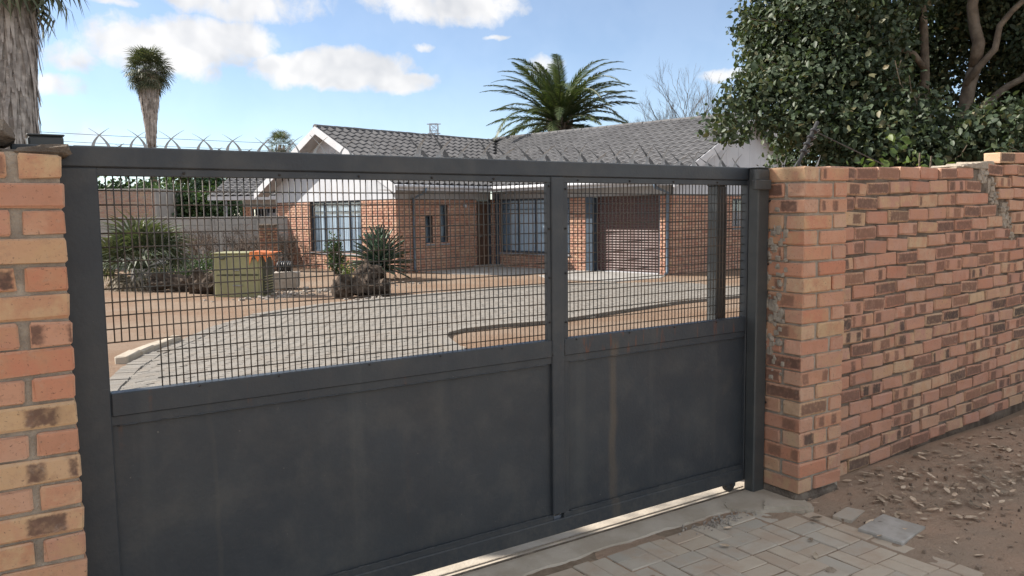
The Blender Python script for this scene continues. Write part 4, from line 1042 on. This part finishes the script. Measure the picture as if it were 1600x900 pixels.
def added_shade_tree():  # unseen tree, added to cast shade on the pillar and verge
    root = thing('added_shade_tree', 'unseen leafy tree added left of the gate to shade the pillar', 'tree', (-2.3, 6.9, -.03)); tr = MB()
    limb(tr, (0, 0, -.2), (.15, -.05, 3.2), .15, .10, 6, .05, 10)
    cl = [((.7, -.2, 5.0), (.9, .8, .6)), ((1.3, -.5, 5.4), (.9, .8, .6)), ((1.6, -.1, 5.9), (.8, .8, .6)), ((.6, .1, 5.8), (.9, .8, .6)), ((1.2, -.3, 4.8), (.7, .7, .45))]
    for e in cl: limb(tr, (.15, -.05, 3.1), e[0], .07, .02, 6, .08, 7)
    tr.build('trunk', M['bark'], root, smooth=True)
    put('crown', leaf_cloud(cl, 520, .12, M['leaf'], 'crown', .3, .35, .65, 9), root)
added_shade_tree()

# ------------------------------------------------------------------ palms
def frond_mesh(L, sag, lift, nl, lw, ll, mat, seed, name='frond'):
    """pinnate frond along +X, arching under its weight"""
    g = random.Random(seed); mb = MB(); pts = []
    n = 14
    for i in range(n+1):
        u = i/n; a = lift-sag*u**1.5
        if i == 0: p = Vector((0, 0, 0))
        else: p = pts[-1]+Vector((math.cos(a), 0, math.sin(a)))*(L/n)
        pts.append(p)
    mb.tube(pts, [.035*(1-.9*i/n)*L/3.3+.004 for i in range(n+1)], 5)
    for k in range(nl):
        u = .1+.9*k/nl; f = u*n; i = min(int(f), n-1); p = pts[i].lerp(pts[i+1], f-i); t = (pts[i+1]-pts[i]).normalized()
        w = ll*(math.sin(math.pi*min(1, .22+u*.78))**.6)*g.uniform(.85, 1.1)
        for s in (-1, 1):
            d = (t*.75+Vector((0, s*.72, 0))+Vector((0, 0, g.uniform(-.05, .32)-.12))).normalized()
            tip = p+d*w+Vector((0, 0, -.18*w)); m_ = p+d*w*.5; q = t*lw
            o = len(mb.v); mb.v += [tuple(p-q*.5), tuple(p+q*.5), tuple(m_+q*.55), tuple(m_-q*.55), tuple(tip)]
            mb.f += [(o, o+1, o+2, o+3), (o+3, o+2, o+4)]
    return mb.mesh(name, mat)
def date_palm():
    base = (20.5, 27.15, -.27); root = thing('date_palm', 'feathery date palm rising behind the grey tiled roof', 'palm tree', base)
    H_ = 5.6
    t = MB(); t.tube([(0, 0, -.2), (.03, 0, 1.5), (0, .05, 3), (0, 0, H_-.5), (0, 0, H_+.1)], [.42, .36, .35, .42, .3], 12); t.build('trunk', M['bark'], root, smooth=True)
    bs = MB()
    for k in range(70):
        a = k*2.4; z = H_-1.4+1.5*k/70; bs.tube([(math.cos(a)*.36, math.sin(a)*.36, z), (math.cos(a)*.58, math.sin(a)*.58, z+.3)], [.08, .03], 5)
    bs.build('frond_stubs', M['bark_tan'], root)
    FM = [frond_mesh(3.9*f, s, 0, 58, .055, .52, M['palm'], k) for k, (f, s) in enumerate(((1, 1.25), (.95, 1.0), (1.05, 1.5), (.9, .8)))]
    g = random.Random(4); n = 62
    for k in range(n):
        a = k*2.39996; u = k/n
        pitch = 1.45-1.55*u**.95+g.uniform(-.1, .1)
        o = put('frond', g.choice(FM), root, (math.cos(a)*.16, math.sin(a)*.16, H_-.1+.25*(1-u)))
        o.rotation_euler = (g.uniform(-.25, .25), -pitch, a+g.uniform(-.15, .15)); s = g.uniform(.86, 1.02)*(.95+.06*math.sin(math.pi*u)); o.scale = (s, s, s)
    DM = frond_mesh(3.0, 1.0, 0, 40, .05, .4, M['deadleaf'], 77)
    for k in range(7):
        o = put('frond', DM, root, (0, 0, H_-.5)); o.rotation_euler = (0, .7+g.uniform(-.2, .3), k*.9+.4); o.scale = (.6,)*3
date_palm()
def fan_leaf(mat, r=.75, stalk=.8, n=22, seed=0, name='fan_leaf', droop=.35):
    g = random.Random(seed); mb = MB()
    mb.tube([(0, 0, 0), (stalk*.5, 0, .02), (stalk, 0, -.02)], [.016, .012, .01], 4)
    for k in range(n):
        a = -2.0+4.0*k/(n-1); L = r*(.72+.28*math.cos(a*.6))*g.uniform(.9, 1.06); d = Vector((math.cos(a), math.sin(a), 0)); q = Vector((-d.y, d.x, 0))*.028*r/.75
        c = Vector((stalk, 0, -.02)); m_ = c+d*L*.6+Vector((0, 0, .05*L*(k % 2))); tip = c+d*L+Vector((0, 0, -droop*L*g.uniform(.5, 1.2)))
        o = len(mb.v); mb.v += [tuple(c), tuple(m_-q), tuple(m_+q), tuple(tip)]; mb.f += [(o, o+1, o+2), (o+1, o+3, o+2)]
    return mb.mesh(name, mat)
def skirt(root, r_top, r_bot, z0, z1, n, ln, wd, seed, trunk_r):
    """hanging dead fronds: ragged overlapping strips round the trunk"""
    g = random.Random(seed); mb = MB()
    for k in range(n):
        u = g.random(); z = z0+(z1-z0)*u; r = r_bot+(r_top-r_bot)*u+g.uniform(-.05, .04)*r_top; a = g.uniform(0, 2*math.pi); L = ln*g.uniform(.5, 1.2); w = wd*g.uniform(.4, 1.2)
        d = Vector((math.cos(a), math.sin(a), 0)); t = Vector((-d.y, d.x, 0)); z2 = z-L; u2 = max(0, (z2-z0)/(z1-z0)); r2 = (r_bot+(r_top-r_bot)*u2)*(g.uniform(.92, 1.12) if g.random() < .8 else g.uniform(1.1, 1.38)); sw = g.uniform(-.14, .14)
        p0 = d*r*.8+Vector((0, 0, z+.1)); p1 = d*(r*1.03)+Vector((0, 0, z-.25*L))+t*sw*.4; p2 = d*r2+Vector((0, 0, z2))+t*sw
        o = len(mb.v); mb.v += [tuple(p0-t*w*.4), tuple(p0+t*w*.4), tuple(p1+t*w), tuple(p1-t*w), tuple(p2+t*w*.25), tuple(p2-t*w*.25)]; mb.f += [(o, o+1, o+2, o+3), (o+3, o+2, o+4, o+5)]
    mb.build('dead_skirt', M['skirt'], root)
def fan_palm_tall(base, H_, crown_r, label, r_top, r_bot, zs, nsk, seed, nl=60, ln=1.0, wd=.07, tr=.2, lean=0):
    root = thing('fan_palm', label, 'palm tree', base); g = random.Random(seed)
    t = MB(); t.tube([(0, 0, -.2), (0, 0, H_*.5), (0, 0, H_)], [tr*1.25, tr, tr*.8], 12); t.build('trunk', M['bark'], root, smooth=True)
    skirt(root, r_top, r_bot, zs, H_-.1, nsk, ln, wd, seed, tr)
    FM = [fan_leaf(M['fan'], crown_r*.5, crown_r*.5, 20, k, 'frond') for k in range(3)]
    for k in range(nl):
        a = k*2.39996; u = k/nl; o = put('frond', FM[k % 3], root, (math.cos(a)*tr*.6, math.sin(a)*tr*.6, H_+.1-crown_r*.25*u))
        o.rotation_euler = (g.uniform(-.5, .5), -(1.45-2.75*u)+g.uniform(-.15, .15), a); s = g.uniform(.75, 1.1); o.scale = (s, s, s)
    return root
fan_palm_tall((11.05, 66.0, -.27), 12.9, 1.85, 'tall skirted fan palm standing alone against the clouds', .85, .30, 8.4, 1700, 3, 130, 1.2, .10, .25)
fan_palm_tall((1.85, 53.0, -.27), 17.0, 4.6, 'thick shaggy palm trunk at the top left edge', 1.5, .72, 2.0, 3000, 5, 70, 2.4, .17, .5)
fan_palm_tall((47.7, 150.8, -.5), 15.5, 3.2, 'tiny fan palm on the skyline left of the gable', .9, .5, 11, 200, 6, 40, 1.3, .2, .3)
hang = None

def bare_tree():
    root = thing('bare_tree', 'leafless tree with fine grey twigs beside the date palm', 'tree', (27.1, 25.7, -.27)); mb = MB()
    random_state = rng.getstate(); rng.seed(21)
    for d in ((.0, .1, 1), (-.35, .15, 1), (.35, -.25, 1), (.1, -.4, 1), (-.15, .35, 1), (.55, -.45, .9)):
        branch_tree(mb, (0, 0, 1.5), d, 1.9, .075, 6, .32, .12, .68, 5, 2, 4)
    mb.tube([(0, 0, -.2), (0, 0, 1.6)], [.28, .2], 9); rng.setstate(random_state)
    mb.build('branches', M['bark'], root, kind='stuff')
bare_tree()

# ------------------------------------------------------------------ yard
YZ = -.27
def yard_fan_palm():
    root = thing('fan_palm', 'low bushy fan palm on the dirt at the left of the yard', 'palm tree', (3.35, 22.5, YZ)); g = random.Random(8)
    t = MB(); t.tube([(0, 0, -.1), (0, 0, .5)], [.3, .25], 10); t.build('trunk', M['skirt'], root)
    FM = [fan_leaf(M['fan'], .75, .75, 22, k, 'frond') for k in range(3)]; DM = fan_leaf(M['deadleaf'], .7, .6, 18, 9, 'frond', .7)
    for k in range(46):
        a = k*2.39996; u = k/46; o = put('frond', FM[k % 3], root, (math.cos(a)*.1, math.sin(a)*.1, .5))
        o.rotation_euler = (g.uniform(-.5, .5), -(1.4-1.5*u)+g.uniform(-.15, .15), a); s = g.uniform(.8, 1.15); o.scale = (s, s, s)
    for k in range(14):
        a = k*2.1; o = put('frond', DM, root, (0, 0, .45)); o.rotation_euler = (g.uniform(-.5, .5), g.uniform(.2, .6), a)
yard_fan_palm()
def agave():
    root = thing('agave', 'spiky blue green agave rosette in front of the house corner', 'agave', (9.25, 20.7, YZ)); g = random.Random(3)
    mb = MB(); n = 8; L = 1.25
    for i in range(n+1):
        u = i/n; w = .068*(.55+1.6*u*(1-u)*1.6)*(1-u**5)+.001; z = .10*math.sin(u*2.4); x = L*u
        mb.v += [(x, -w, z+.02), (x, 0, z-.012), (x, w, z+.02), (x, 0, z-.025)]
    for i in range(n):
        for k in range(4): a = i*4+k; b = i*4+(k+1) % 4; mb.f.append((a, b, b+4, a+4))
    me = mb.mesh('leaf_blade', M['agave'], True)
    for k in range(150):
        a = k*2.39996; u = k/150; o = put('leaf_blade', me, root, (0, 0, .34+.26*(1-u))); o.rotation_euler = (g.uniform(-.3, .3), -(1.5-1.85*u)+g.uniform(-.08, .08), a); s = g.uniform(.62, .8); o.scale = (s, s*1.35, s)
    MB().tube([(0, 0, -.05), (0, 0, .4), (0, 0, .65)], [.2, .16, .08], 9).build('stem', M['skirt'], root)
agave()
def shrub(name, label, loc, h, clumps, mat, dens, size, seed, cat='shrub'):
    root = thing(name, label, cat, loc); st = MB(); g = random.Random(seed)
    for _ in range(6): limb(st, (g.uniform(-.05, .05), g.uniform(-.05, .05), 0), (g.uniform(-.2, .2), g.uniform(-.2, .2), h*.8), .02, .006, 4, .1, 4)
    st.build('stem', M['bark'], root); put('foliage', leaf_cloud(clumps, dens, size, M[mat], 'foliage', .1, .4, .5, seed), root)
shrub('garden_shrub', 'upright leafy shrub below the curtained gable window', (9.05, 23.6, YZ), 1.1, [((0, 0, .7), (.28, .28, .55)), ((.05, 0, .3), (.32, .3, .3))], 'leaf_hedge', 5500, .075, 11)
shrub('garden_shrub', 'small pale green plant between the shrub and the agave', (8.9, 22.0, YZ), .5, [((0, 0, .25), (.35, .3, .25))], 'leaf_bright', 3000, .065, 12)
shrub('garden_shrub', 'low green undergrowth beside the fan palm and log', (4.95, 24.6, YZ), .6, [((.6, .2, .4), (.7, .4, .4), .6), ((0, 0, .25), (.7, .5, .3)), ((.7, -.3, .22), (.5, .4, .22))], 'leaf_hedge', 1600, .08, 13)

def log(name, label, loc, rz, L, r, seed):
    root = thing(name, label, 'log', loc, rz); g = random.Random(seed); mb = MB(); n = 18; m = 16
    for i in range(n+1):
        u = i/n
        for k in range(m):
            a = 2*math.pi*k/m; rr = r*(1+.14*math.sin(3*a+u*4+seed)+.12*math.sin(5*a-u*9)+g.uniform(-.26, .26))*(1+.18*math.sin(u*5+seed))*(1-.35*abs(2*u-1)**6)
            mb.v.append((L*(u-.5), rr*math.cos(a), r*.85+rr*math.sin(a)+.04*math.sin(u*6)))
    for i in range(n):
        for k in range(m): k2 = (k+1) % m; mb.f.append((i*m+k, i*m+k2, (i+1)*m+k2, (i+1)*m+k))
    mb.build('bark', M['log'], root, smooth=False)
    MB().add([mb.v[k] for k in range(m)], (tuple(range(m)),)).build('cut_end', M['log'], root); MB().add([mb.v[n*m+k] for k in range(m)], (tuple(reversed(range(m))),)).build('cut_end', M['logend'], root)
    s = MB(); s.tube([(L*.1, 0, r*1.4), (L*.16, r*.6, r*2.1), (L*.2, r*.9, r*2.5)], [r*.35, r*.22, r*.15], 7); s.build('branch_stub', M['log'], root)
    return root
log('fallen_log', 'thick dark log lying on the dirt in front of the agave', (6.9, 16.45, YZ), R(-10), 1.25, .23, 2)
log('fallen_log', 'shorter rough stump piled on the dark log before the agave', (7.3, 16.9, YZ+.15), R(30), .75, .26, 5)
log('fallen_log', 'pale weathered log between the fan palm and the olive cabinet', (4.0, 20.6, YZ), R(-38), 1.7, .22, 3)
log('fallen_log', 'dark log end lying beside the olive cabinet', (4.35, 19.6, YZ), R(-60), .9, .26, 8)

def cabinet():
    bx, by = 4.92, 18.55; rz = R(-37)
    root = thing('metal_cabinet', 'dented olive green metal cabinet standing on the dirt yard', 'cabinet', (bx, by, YZ), rz)
    w, d, h = .55, .34, .98
    MB().bevbox(-w, w, -d, d, 0, h, .012).build('body', M['box'], root)
    MB().bevbox(-w-.03, w+.03, -d-.03, d+.03, h, h+.03, .01).build('lid', M['box'], root)
    MB().bevbox(-w+.1, w-.08, -d-.016, -d-.001, .52, h-.05, .006).build('door', M['box'], root)
    MB().bevbox(-w+.1, w-.08, -d-.014, -d-.001, .08, .49, .006).build('door', M['box'], root)
    MB().bevbox(-w+.06, w-.06, -d-.03, -d-.0165, .495, .515, .003).build('shelf_edge', M['box_dark'], root)
    for x in (-.33, .37): MB().bevbox(x-.05, x+.05, -d-.06, -d-.0165, .86, .90, .01).build('lifting_lug', M['box_dark'], root)
    MB().bevbox(-.1, .04, -d-.04, -d-.017, .60, .625, .005).build('handle', M['steel'], root); MB().bevbox(-.12, .1, -d-.04, -d-.015, .25, .28, .005).build('handle', M['steel'], root)
    MB().bevbox(w+.001, w+.02, -d+.03, d-.03, .05, h-.05, .006).build('shade_panel', M['box_dark'], root)  # the right side's shade is put into this darker olive
    for z in np.arange(.15, .5, .06): MB().bevbox(w+.021, w+.045, -d+.08, d-.08, z, z+.02, .004).build('louvre', M['box'], root)
    c = MB(); g = random.Random(2)   # torn orange sheet draped over the corner
    nx = 9
    V = []
    for i in range(nx+1):
        u = i/nx; x = .30+.56*u; zt = h+.045
        for j, (yy, zz) in enumerate(((d*.3, zt), (-d-.035, zt), (-d-.06, zt-(.10 if i % 3 else .26)*(.6+.6*g.random())))):
            xx = x
            V.append((min(xx, w+.32), yy+g.uniform(-.01, .01), zz-(.02 if xx > w+.03 else 0)))
    fc = []
    for i in range(nx):
        for j in range(2): a = i*3+j; fc.append((a, a+3, a+4, a+1))
    m = bpy.data.meshes.new('plastic_sheet'); m.from_pydata(V, [], fc); m.materials.append(M['orange']); o = put('plastic_sheet', m)
    o.location = (bx, by, YZ); o.rotation_euler = (0, 0, rz); md = o.modifiers.new('t', 'SOLIDIFY'); md.thickness = .008
    tag(o, 'torn orange plastic sheet draped over the olive cabinet corner', 'sheet')
    coil = MB()
    pts = [(.12*math.cos(t*.7)*(1+.02*t % .1)-0, t*.0058-.2, .14+.12*math.sin(t*.7)) for t in range(62)]
    coil.tube(pts, .022, 6); co = coil.build('hose_coil', M['black'], smooth=True); co.location = (6.2, 19.65, YZ+.42); co.rotation_euler = (0, 0, R(60)); tag(co, 'coiled black ribbed hose right of the olive cabinet', 'hose')
    bl = MB().bevbox(-.32, .32, -.2, .2, 0, .42, .03, jit=.03).build('rubble_block', M['stone']); bl.location = (6.25, 19.75, YZ); bl.rotation_euler = (0, 0, R(-35)); tag(bl, 'pale broken masonry block under the black hose', 'block')
cabinet()
def rubble():
    m = MB(); g = random.Random(9)
    for _ in range(260):
        cx, cy, sx, sy = g.choice(((6.0, 18.4, .8, .5), (5.2, 17.6, .9, .35), (7.2, 18.8, .9, .6), (8.8, 18.9, .9, .4), (6.9, 15.9, .7, .25), (5.4, 20.5, 1.0, .6)))
        x, y, s = g.gauss(cx, sx*.6), g.gauss(cy, sy*.6), g.uniform(.012, .055)
        m.bevbox(x-s, x+s, y-s*.8, y+s*.8, YZ-.01, YZ+s*.9, s*.35, jit=s*.3)
    o = m.build('rubble', M['stone'], kind='stuff'); tag(o, 'scattered pale stones and rubble around the cabinet and logs', 'rubble')
rubble()
def dry_bush(label, loc, w, h, seed):
    root = thing('dry_bush', label, 'bush', loc); mb = MB(); st = rng.getstate(); rng.seed(seed)
    for _ in range(20):
        p = (rng.uniform(-w, w)*.8, rng.uniform(-.3, .3), 0); branch_tree(mb, p, (rng.gauss(0, .4), rng.gauss(0, .3), 1), h*.34, .024, 4, .55, .1, .74, 4)
    rng.setstate(st); mb.build('twigs', M['twig'], root, kind='stuff')
dry_bush('tangled leafless bush before the grey boundary wall', (5.75, 27.5, YZ), 1.0, 1.55, 31)
dry_bush('brown twiggy bush right of the leaning timber post', (7.3, 27.4, YZ), 1.0, 1.55, 32)
dry_bush('low brown brush heap behind the olive cabinet', (6.6, 24.6, YZ), 1.1, 1.0, 35)
dry_bush('dry tangled bush in front of the barred outbuilding door', (8.5, 27.5, YZ), .8, 1.3, 33)
tp = MB(); tp.tube([(0, 0, -.2), (.01, 0, .8), (.0, 0, 1.65)], [.075, .07, .065], 9); o = tp.build('timber_post', M['precast']); o.location = (6.45, 27.0, YZ); tag(o, 'pale round post standing among the dry bushes', 'post')
# boundary walls at the back
def precast():
    root = thing('precast_wall', 'grey precast concrete boundary wall at the back left of the yard', 'wall', (1.2, 32.0, YZ), R(-24.5))
    n = 6
    pm = MB().bevbox(-.72, .72, -.025, .025, 0, .292, .008).mesh('panel', M['precast']); ps = MB().bevbox(-.06, .06, -.06, .06, -.1, 1.84, .01).mesh('upright', M['precast'])
    for i in range(n):
        for j in range(6): put('panel', pm, root, (.77+i*1.54, rng.uniform(-.006, .006), .02+j*.3))
    for i in range(n+1): put('upright', ps, root, (i*1.54, 0, 0))
precast()
def grey_building():
    root = thing('garden_building', 'pale brick outbuilding wall rising behind the precast fence', 'building', (3.0, 41.4, YZ), R(-34))
    MB().box(-.6, 4.25, 0, 3, -.1, 3.06).build('wall', M['mortar'], root)
    b = MB(); bricks_on(b, lambda u, v, d: (u, -.003+d, v), -.6, 4.25, 1.0, 3.06, [], .01); b.build('brickwork', M['grey_brick'], root, kind='stuff')
    MB().bevbox(4.251, 4.33, -.03, 3, -.1, 3.10, .01).build('corner_trim', M['precast'], root); MB().bevbox(-.65, 4.25, -.06, 3, 3.061, 3.12, .01).build('coping', M['precast'], root)
grey_building()
def outbuilding():
    # small tiled outbuilding left of the gable, its eave facing the drive
    root = thing('outbuilding', 'low outbuilding with grey tiled roof and barred door left of the gable', 'building', (8.55, 34.0, YZ), R(-35))
    W = 3.6
    mb = MB(); sheet_with_holes(mb, lambda u, v, d: (u, d, v), .55, W, -.1, 2.2, [(.95, 2.75, .05, 2.15)], .15); mb.build('wall', M['house_mortar'], root)
    b = MB(); bricks_on(b, lambda u, v, d: (u, d, v), .55, W, 0, 2.2, [(.95, 2.75, .05, 2.15)]); b.build('brickwork', M['house_brick'], root, kind='stuff')
    MB().box(.55, W, .02, .12, 2.201, 2.62).build('frieze', M['soffit'], root)
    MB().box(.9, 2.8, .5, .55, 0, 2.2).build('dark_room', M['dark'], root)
    fr = MB()
    for x in (.96, 1.55, 2.15, 2.72): fr.box(x-.025, x+.025, .06, .10, .05, 2.15)
    fr.box(.985, 2.695, .061, .099, 2.1, 2.149); fr.box(.985, 2.695, .061, .099, 1.55, 1.6); dr = fr.build('door_frame', M['frame'], root)
    for x in np.arange(1.05, 2.7, .12): MB().tube([(x, .05, .05), (x, .05, 2.1)], .009, 5).build('bar', M['white'], dr)
    MB().bevbox(1.6, 2.1, .04, .058, 1.62, 1.95, .005).build('notice_board', M['sill'], root)
    MB().add([(-.5, -.9, 2.62), (3.9, -.9, 2.62), (3.9, 2.2, 3.75), (-.5, 2.2, 3.75)], ((0, 1, 2, 3),)).build('roof', M['roof'], root)
    t = MB(); sl = math.atan(1.13/3.1)
    for j in range(9):
        for i in range(15):
            m = Matrix.Translation((-.5+i*.29, -.92+j*.335*math.cos(sl), 2.64+j*.335*math.sin(sl))) @ Matrix.Rotation(sl, 4, 'X')
            o = len(t.v)
            for v, zo in ((0, .03), (.36, 0)):
                for u, hh in ((0, 0), (.25, .022), (.5, .045), (.75, .022), (1, 0)): t.v.append(tuple(m @ Vector((u*.29, v, hh+zo))))
            for u, hh in ((0, 0), (.25, .022), (.5, .045), (.75, .022), (1, 0)): t.v.append(tuple(m @ Vector((u*.29, 0, hh-.005))))
            for k in range(4): t.f += [(o+k, o+k+1, o+5+k+1, o+5+k), (o+10+k, o+10+k+1, o+k+1, o+k)]
    t.build('far_roof_tiles', M['roof'], root, kind='stuff')
    MB().box(-.52, 3.92, -.96, -.925, 2.48, 2.63).build('fascia', M['white'], root)
    MB().box(-.5, 3.9, -.9, .5, 2.49, 2.51).build('soffit', M['soffit'], root)
    MB().tube([(.2, -.85, 2.5), (.2, -.85, 0)], .04, 8).build('veranda_post', M['sill'], root)
outbuilding()
def dark_pillar():
    root = thing('brick_pillar', 'low dark weathered brick pillar beside the left house corner', 'pillar', (7.8, 26.2, YZ), R(-20))
    MB().box(-.27, .27, -.27, .27, -.1, 1.5).build('mortar_core', M['mortar_dark'], root)
    for nm, P in (('brickwork', lambda u, v, d: (u, -.272+d, v)), ('brickwork', lambda u, v, d: (.272-d, u, v))):
        b = MB(); bricks_on(b, P, -.27, .27, 0, 1.5, []); b.build(nm, M['dark_brick'], root, kind='stuff')
    MB().bevbox(-.31, .31, -.31, .31, 1.501, 1.56, .015).build('cap', M['mortar_dark'], root)
dark_pillar()
def hedge_tree(label, base, trunk_h, clumps, mat, dens, size, seed):
    root = thing('background_tree', label, 'tree', base); t = MB(); limb(t, (0, 0, -.2), (0, 0, trunk_h), .16, .1, 5, .04, 8)
    for q in clumps[:4]: limb(t, (0, 0, trunk_h*.8), q[0], .07, .02, 4, .08, 5)
    t.build('trunk', M['bark'], root); put('crown', leaf_cloud(clumps, dens, size, M[mat], 'crown', .2, .55, .7, seed), root)
hedge_tree('green tree behind the pale brick outbuilding wall', (4.6, 47.5, YZ), 2.2, [((0, 0, 2.6), (2.2, 1.3, 1.4)), ((1.8, -.5, 2.4), (1.6, 1.2, 1.4)), ((-1.5, .5, 2.8), (1.6, 1.2, 1.3)), ((-3.3, 1.2, 2.9), (1.6, 1.2, 1.4)), ((3.0, -1, 2.6), (1.4, 1.2, 1.3))], 'leaf_hedge', 210, .22, 41)
hedge_tree('dense green tree filling the gap behind the precast wall', (8.0, 41.5, YZ), 1.8, [((0, 0, 2.2), (1.5, 1.2, 1.25)), ((-1.1, .6, 2.2), (1.2, 1.0, 1.3)), ((.8, -.3, 1.6), (1.2, 1.0, 1.2)), ((.2, 0, .9), (1.6, 1, .9)), ((1.3, -.8, 2.0), (1.2, 1, 1.2)), ((2.2, -1.2, 1.4), (1.2, 1, 1.3))], 'leaf_hedge', 380, .17, 42)
hedge_tree('lighter leafy tree beside the outbuilding roof', (10.2, 44.0, YZ), 2.4, [((0, 0, 2.8), (1.4, 1.2, 1.2)), ((-1.0, .2, 2.2), (1.2, 1, 1.2)), ((.7, 0, 3.2), (1.1, 1, .8))], 'leaf_hedge', 330, .18, 43)
hedge_tree('small round tree on the skyline left of the lone palm', (9.0, 109, -.4), 5, [((0, 0, 7.6), (3.0, 2, 1.8)), ((-2.5, .5, 7.2), (2.2, 2, 1.6))], 'leaf_hedge', 14, .5, 44)
hedge_tree('small skyline tree right of the lone palm', (26, 118, -.4), 5, [((0, 0, 7.4), (3.4, 2, 1.8)), ((-2.8, .5, 7.8), (2.6, 2, 1.7))], 'leaf_hedge', 14, .5, 45)
hedge_tree('tiny skyline tree just right of the power pylon', (142, 243, -1), 14, [((0, 0, 22), (2.5, 2, 3)), ((1, .5, 24), (1.2, 1.5, 3))], 'leaf_hedge', 6, .8, 46)
def pylon():
    root = thing('power_pylon', 'distant lattice power pylon above the roof valley', 'pylon', (144.3, 269.8, -1), R(-34)); mb = MB()
    H_ = 36.5
    def b(p, q, r=.12): mb.tube([p, q], r, 4)
    hw = lambda z: 2.6-1.1*min(1, z/30)
    zs = [0, 8, 15, 21, 25, 28.5, 31.5, 34, H_]
    for z0, z1 in zip(zs, zs[1:]):
        a, c = hw(z0), hw(z1)
        for sx, sy in ((1, 1), (1, -1), (-1, 1), (-1, -1)): b((sx*a, sy*a, z0), (sx*c, sy*c, z1), .16)
        for s in (1, -1): b((-a, s*a, z0), (c, s*c, z1)); b((a, s*a, z0), (-c, s*c, z1)); b((s*a, -a, z0), (s*c, c, z1))
        b((-c, -c, z1), (c, -c, z1)); b((-c, c, z1), (c, c, z1))
    mb.build('lattice', M['pylon'], root)
    for z, w in ((H_, 2.6), (33, 2.4)): MB().tube([(-w, 0, z), (w, 0, z)], .2, 5).build('crossarm', M['pylon'], root)
pylon()
def power_lines():
    for k, (z, lab) in enumerate(((13.2, 'upper thin power line crossing the sky left of the house'), (12.2, 'lower thin power line crossing the sky left of the house'))):
        a, b = Vector((-30, 118, z+.6)), Vector((115, 96, z)); pts = [a.lerp(b, i/24)-Vector((0, 0, 2.2*4*(i/24)*(1-i/24))) for i in range(25)]
        o = MB().tube(pts, .035, 4).build('power_line', M['black']); tag(o, lab, 'power line')
power_lines()

# ------------------------------------------------------------------ leaf litter outside the wall
def litter():
    g = np.random.default_rng(14); n = 560; P = []
    for k in range(n):
        u = g.random()
        if u < .42: x, y = g.normal(4.95, .42), g.normal(2.12, .16)
        elif u < .62: x, y = g.normal(4.1, .3), g.normal(2.1, .14)
        elif u < .74: x, y = g.uniform(3.9, 6.5), 2.6+.052*0-g.random()**2*.25+(.05 if False else 0)
        else: x, y = g.uniform(3.55, 6.4), g.uniform(1.2, 2.6)
        y = min(y, 2.645+.052*(x-3.885)); P.append((x, y, gz(x, y)+.012))
    for k in range(9): P.append((g.uniform(2.7, 3.4), g.uniform(1.9, 2.6), .006))
    V = []; Fq = []
    for x, y, z in P:
        a = g.uniform(0, 6.28); L = g.choice([g.uniform(.010, .02), g.uniform(.018, .034)]); w = L*g.uniform(.35, .55); c, s = math.cos(a), math.sin(a); t1, t2 = g.normal(0, .35), g.normal(0, .35); cu = g.uniform(-.15, .45)
        pts = [(-L, 0, cu*.3*L), (-.35*L, w, cu*L*.5), (.45*L, w*.8, cu*L*.5), (L, 0, cu*.5*L), (.45*L, -w*.8, cu*L*.5), (-.35*L, -w, cu*L*.5), (0, 0, 0)]
        o = len(V)
        for p in pts: V.append((x+p[0]*c-p[1]*s, y+p[0]*s+p[1]*c, z+.004+p[2]+abs(t1)*0+p[0]*t1*.5+p[1]*t2*.5))
        for i in range(6): Fq.append((o+i, o+(i+1) % 6, o+6))
    o = put('fallen_leaves', np_mesh('fallen_leaves', np.array(V), np.array(Fq), M['paper_leaf'], False), kind='stuff'); tag(o, 'dry fallen leaves strewn over the soil along the brick wall', 'leaves')
    st = MB(); r_ = random.Random(5)
    for _ in range(520):
        x, y = r_.uniform(3.45, 6.2), r_.uniform(1.2, 2.6); s = r_.choice((r_.uniform(.002, .005), r_.uniform(.003, .010))); z = gz(x, y); st.bevbox(x-s, x+s, y-s, y+s, z-.004, z+s+.006, s*.3, jit=s*.3)
    q = st.build('soil_crumbs', M['clod'], kind='stuff'); tag(q, 'small stones and soil crumbs on the verge', 'gravel')
litter()

GROUPS = {'fallen_log': 'logs lying on the dirt yard', 'dry_bush': 'dry bushes along the back of the yard', 'power_line': 'power lines across the sky', 'gate_post': 'charcoal posts of the gate',
          'background_tree': 'green trees behind the yard', 'fan_palm': 'fan palms', 'garden_shrub': 'garden shrubs', 'brick_pillar': 'brick pillars'}
for ob in list(scene.objects):
    k = ob.name.split('.')[0]
    if ob.parent is None and k in GROUPS: ob['group'] = GROUPS[k]
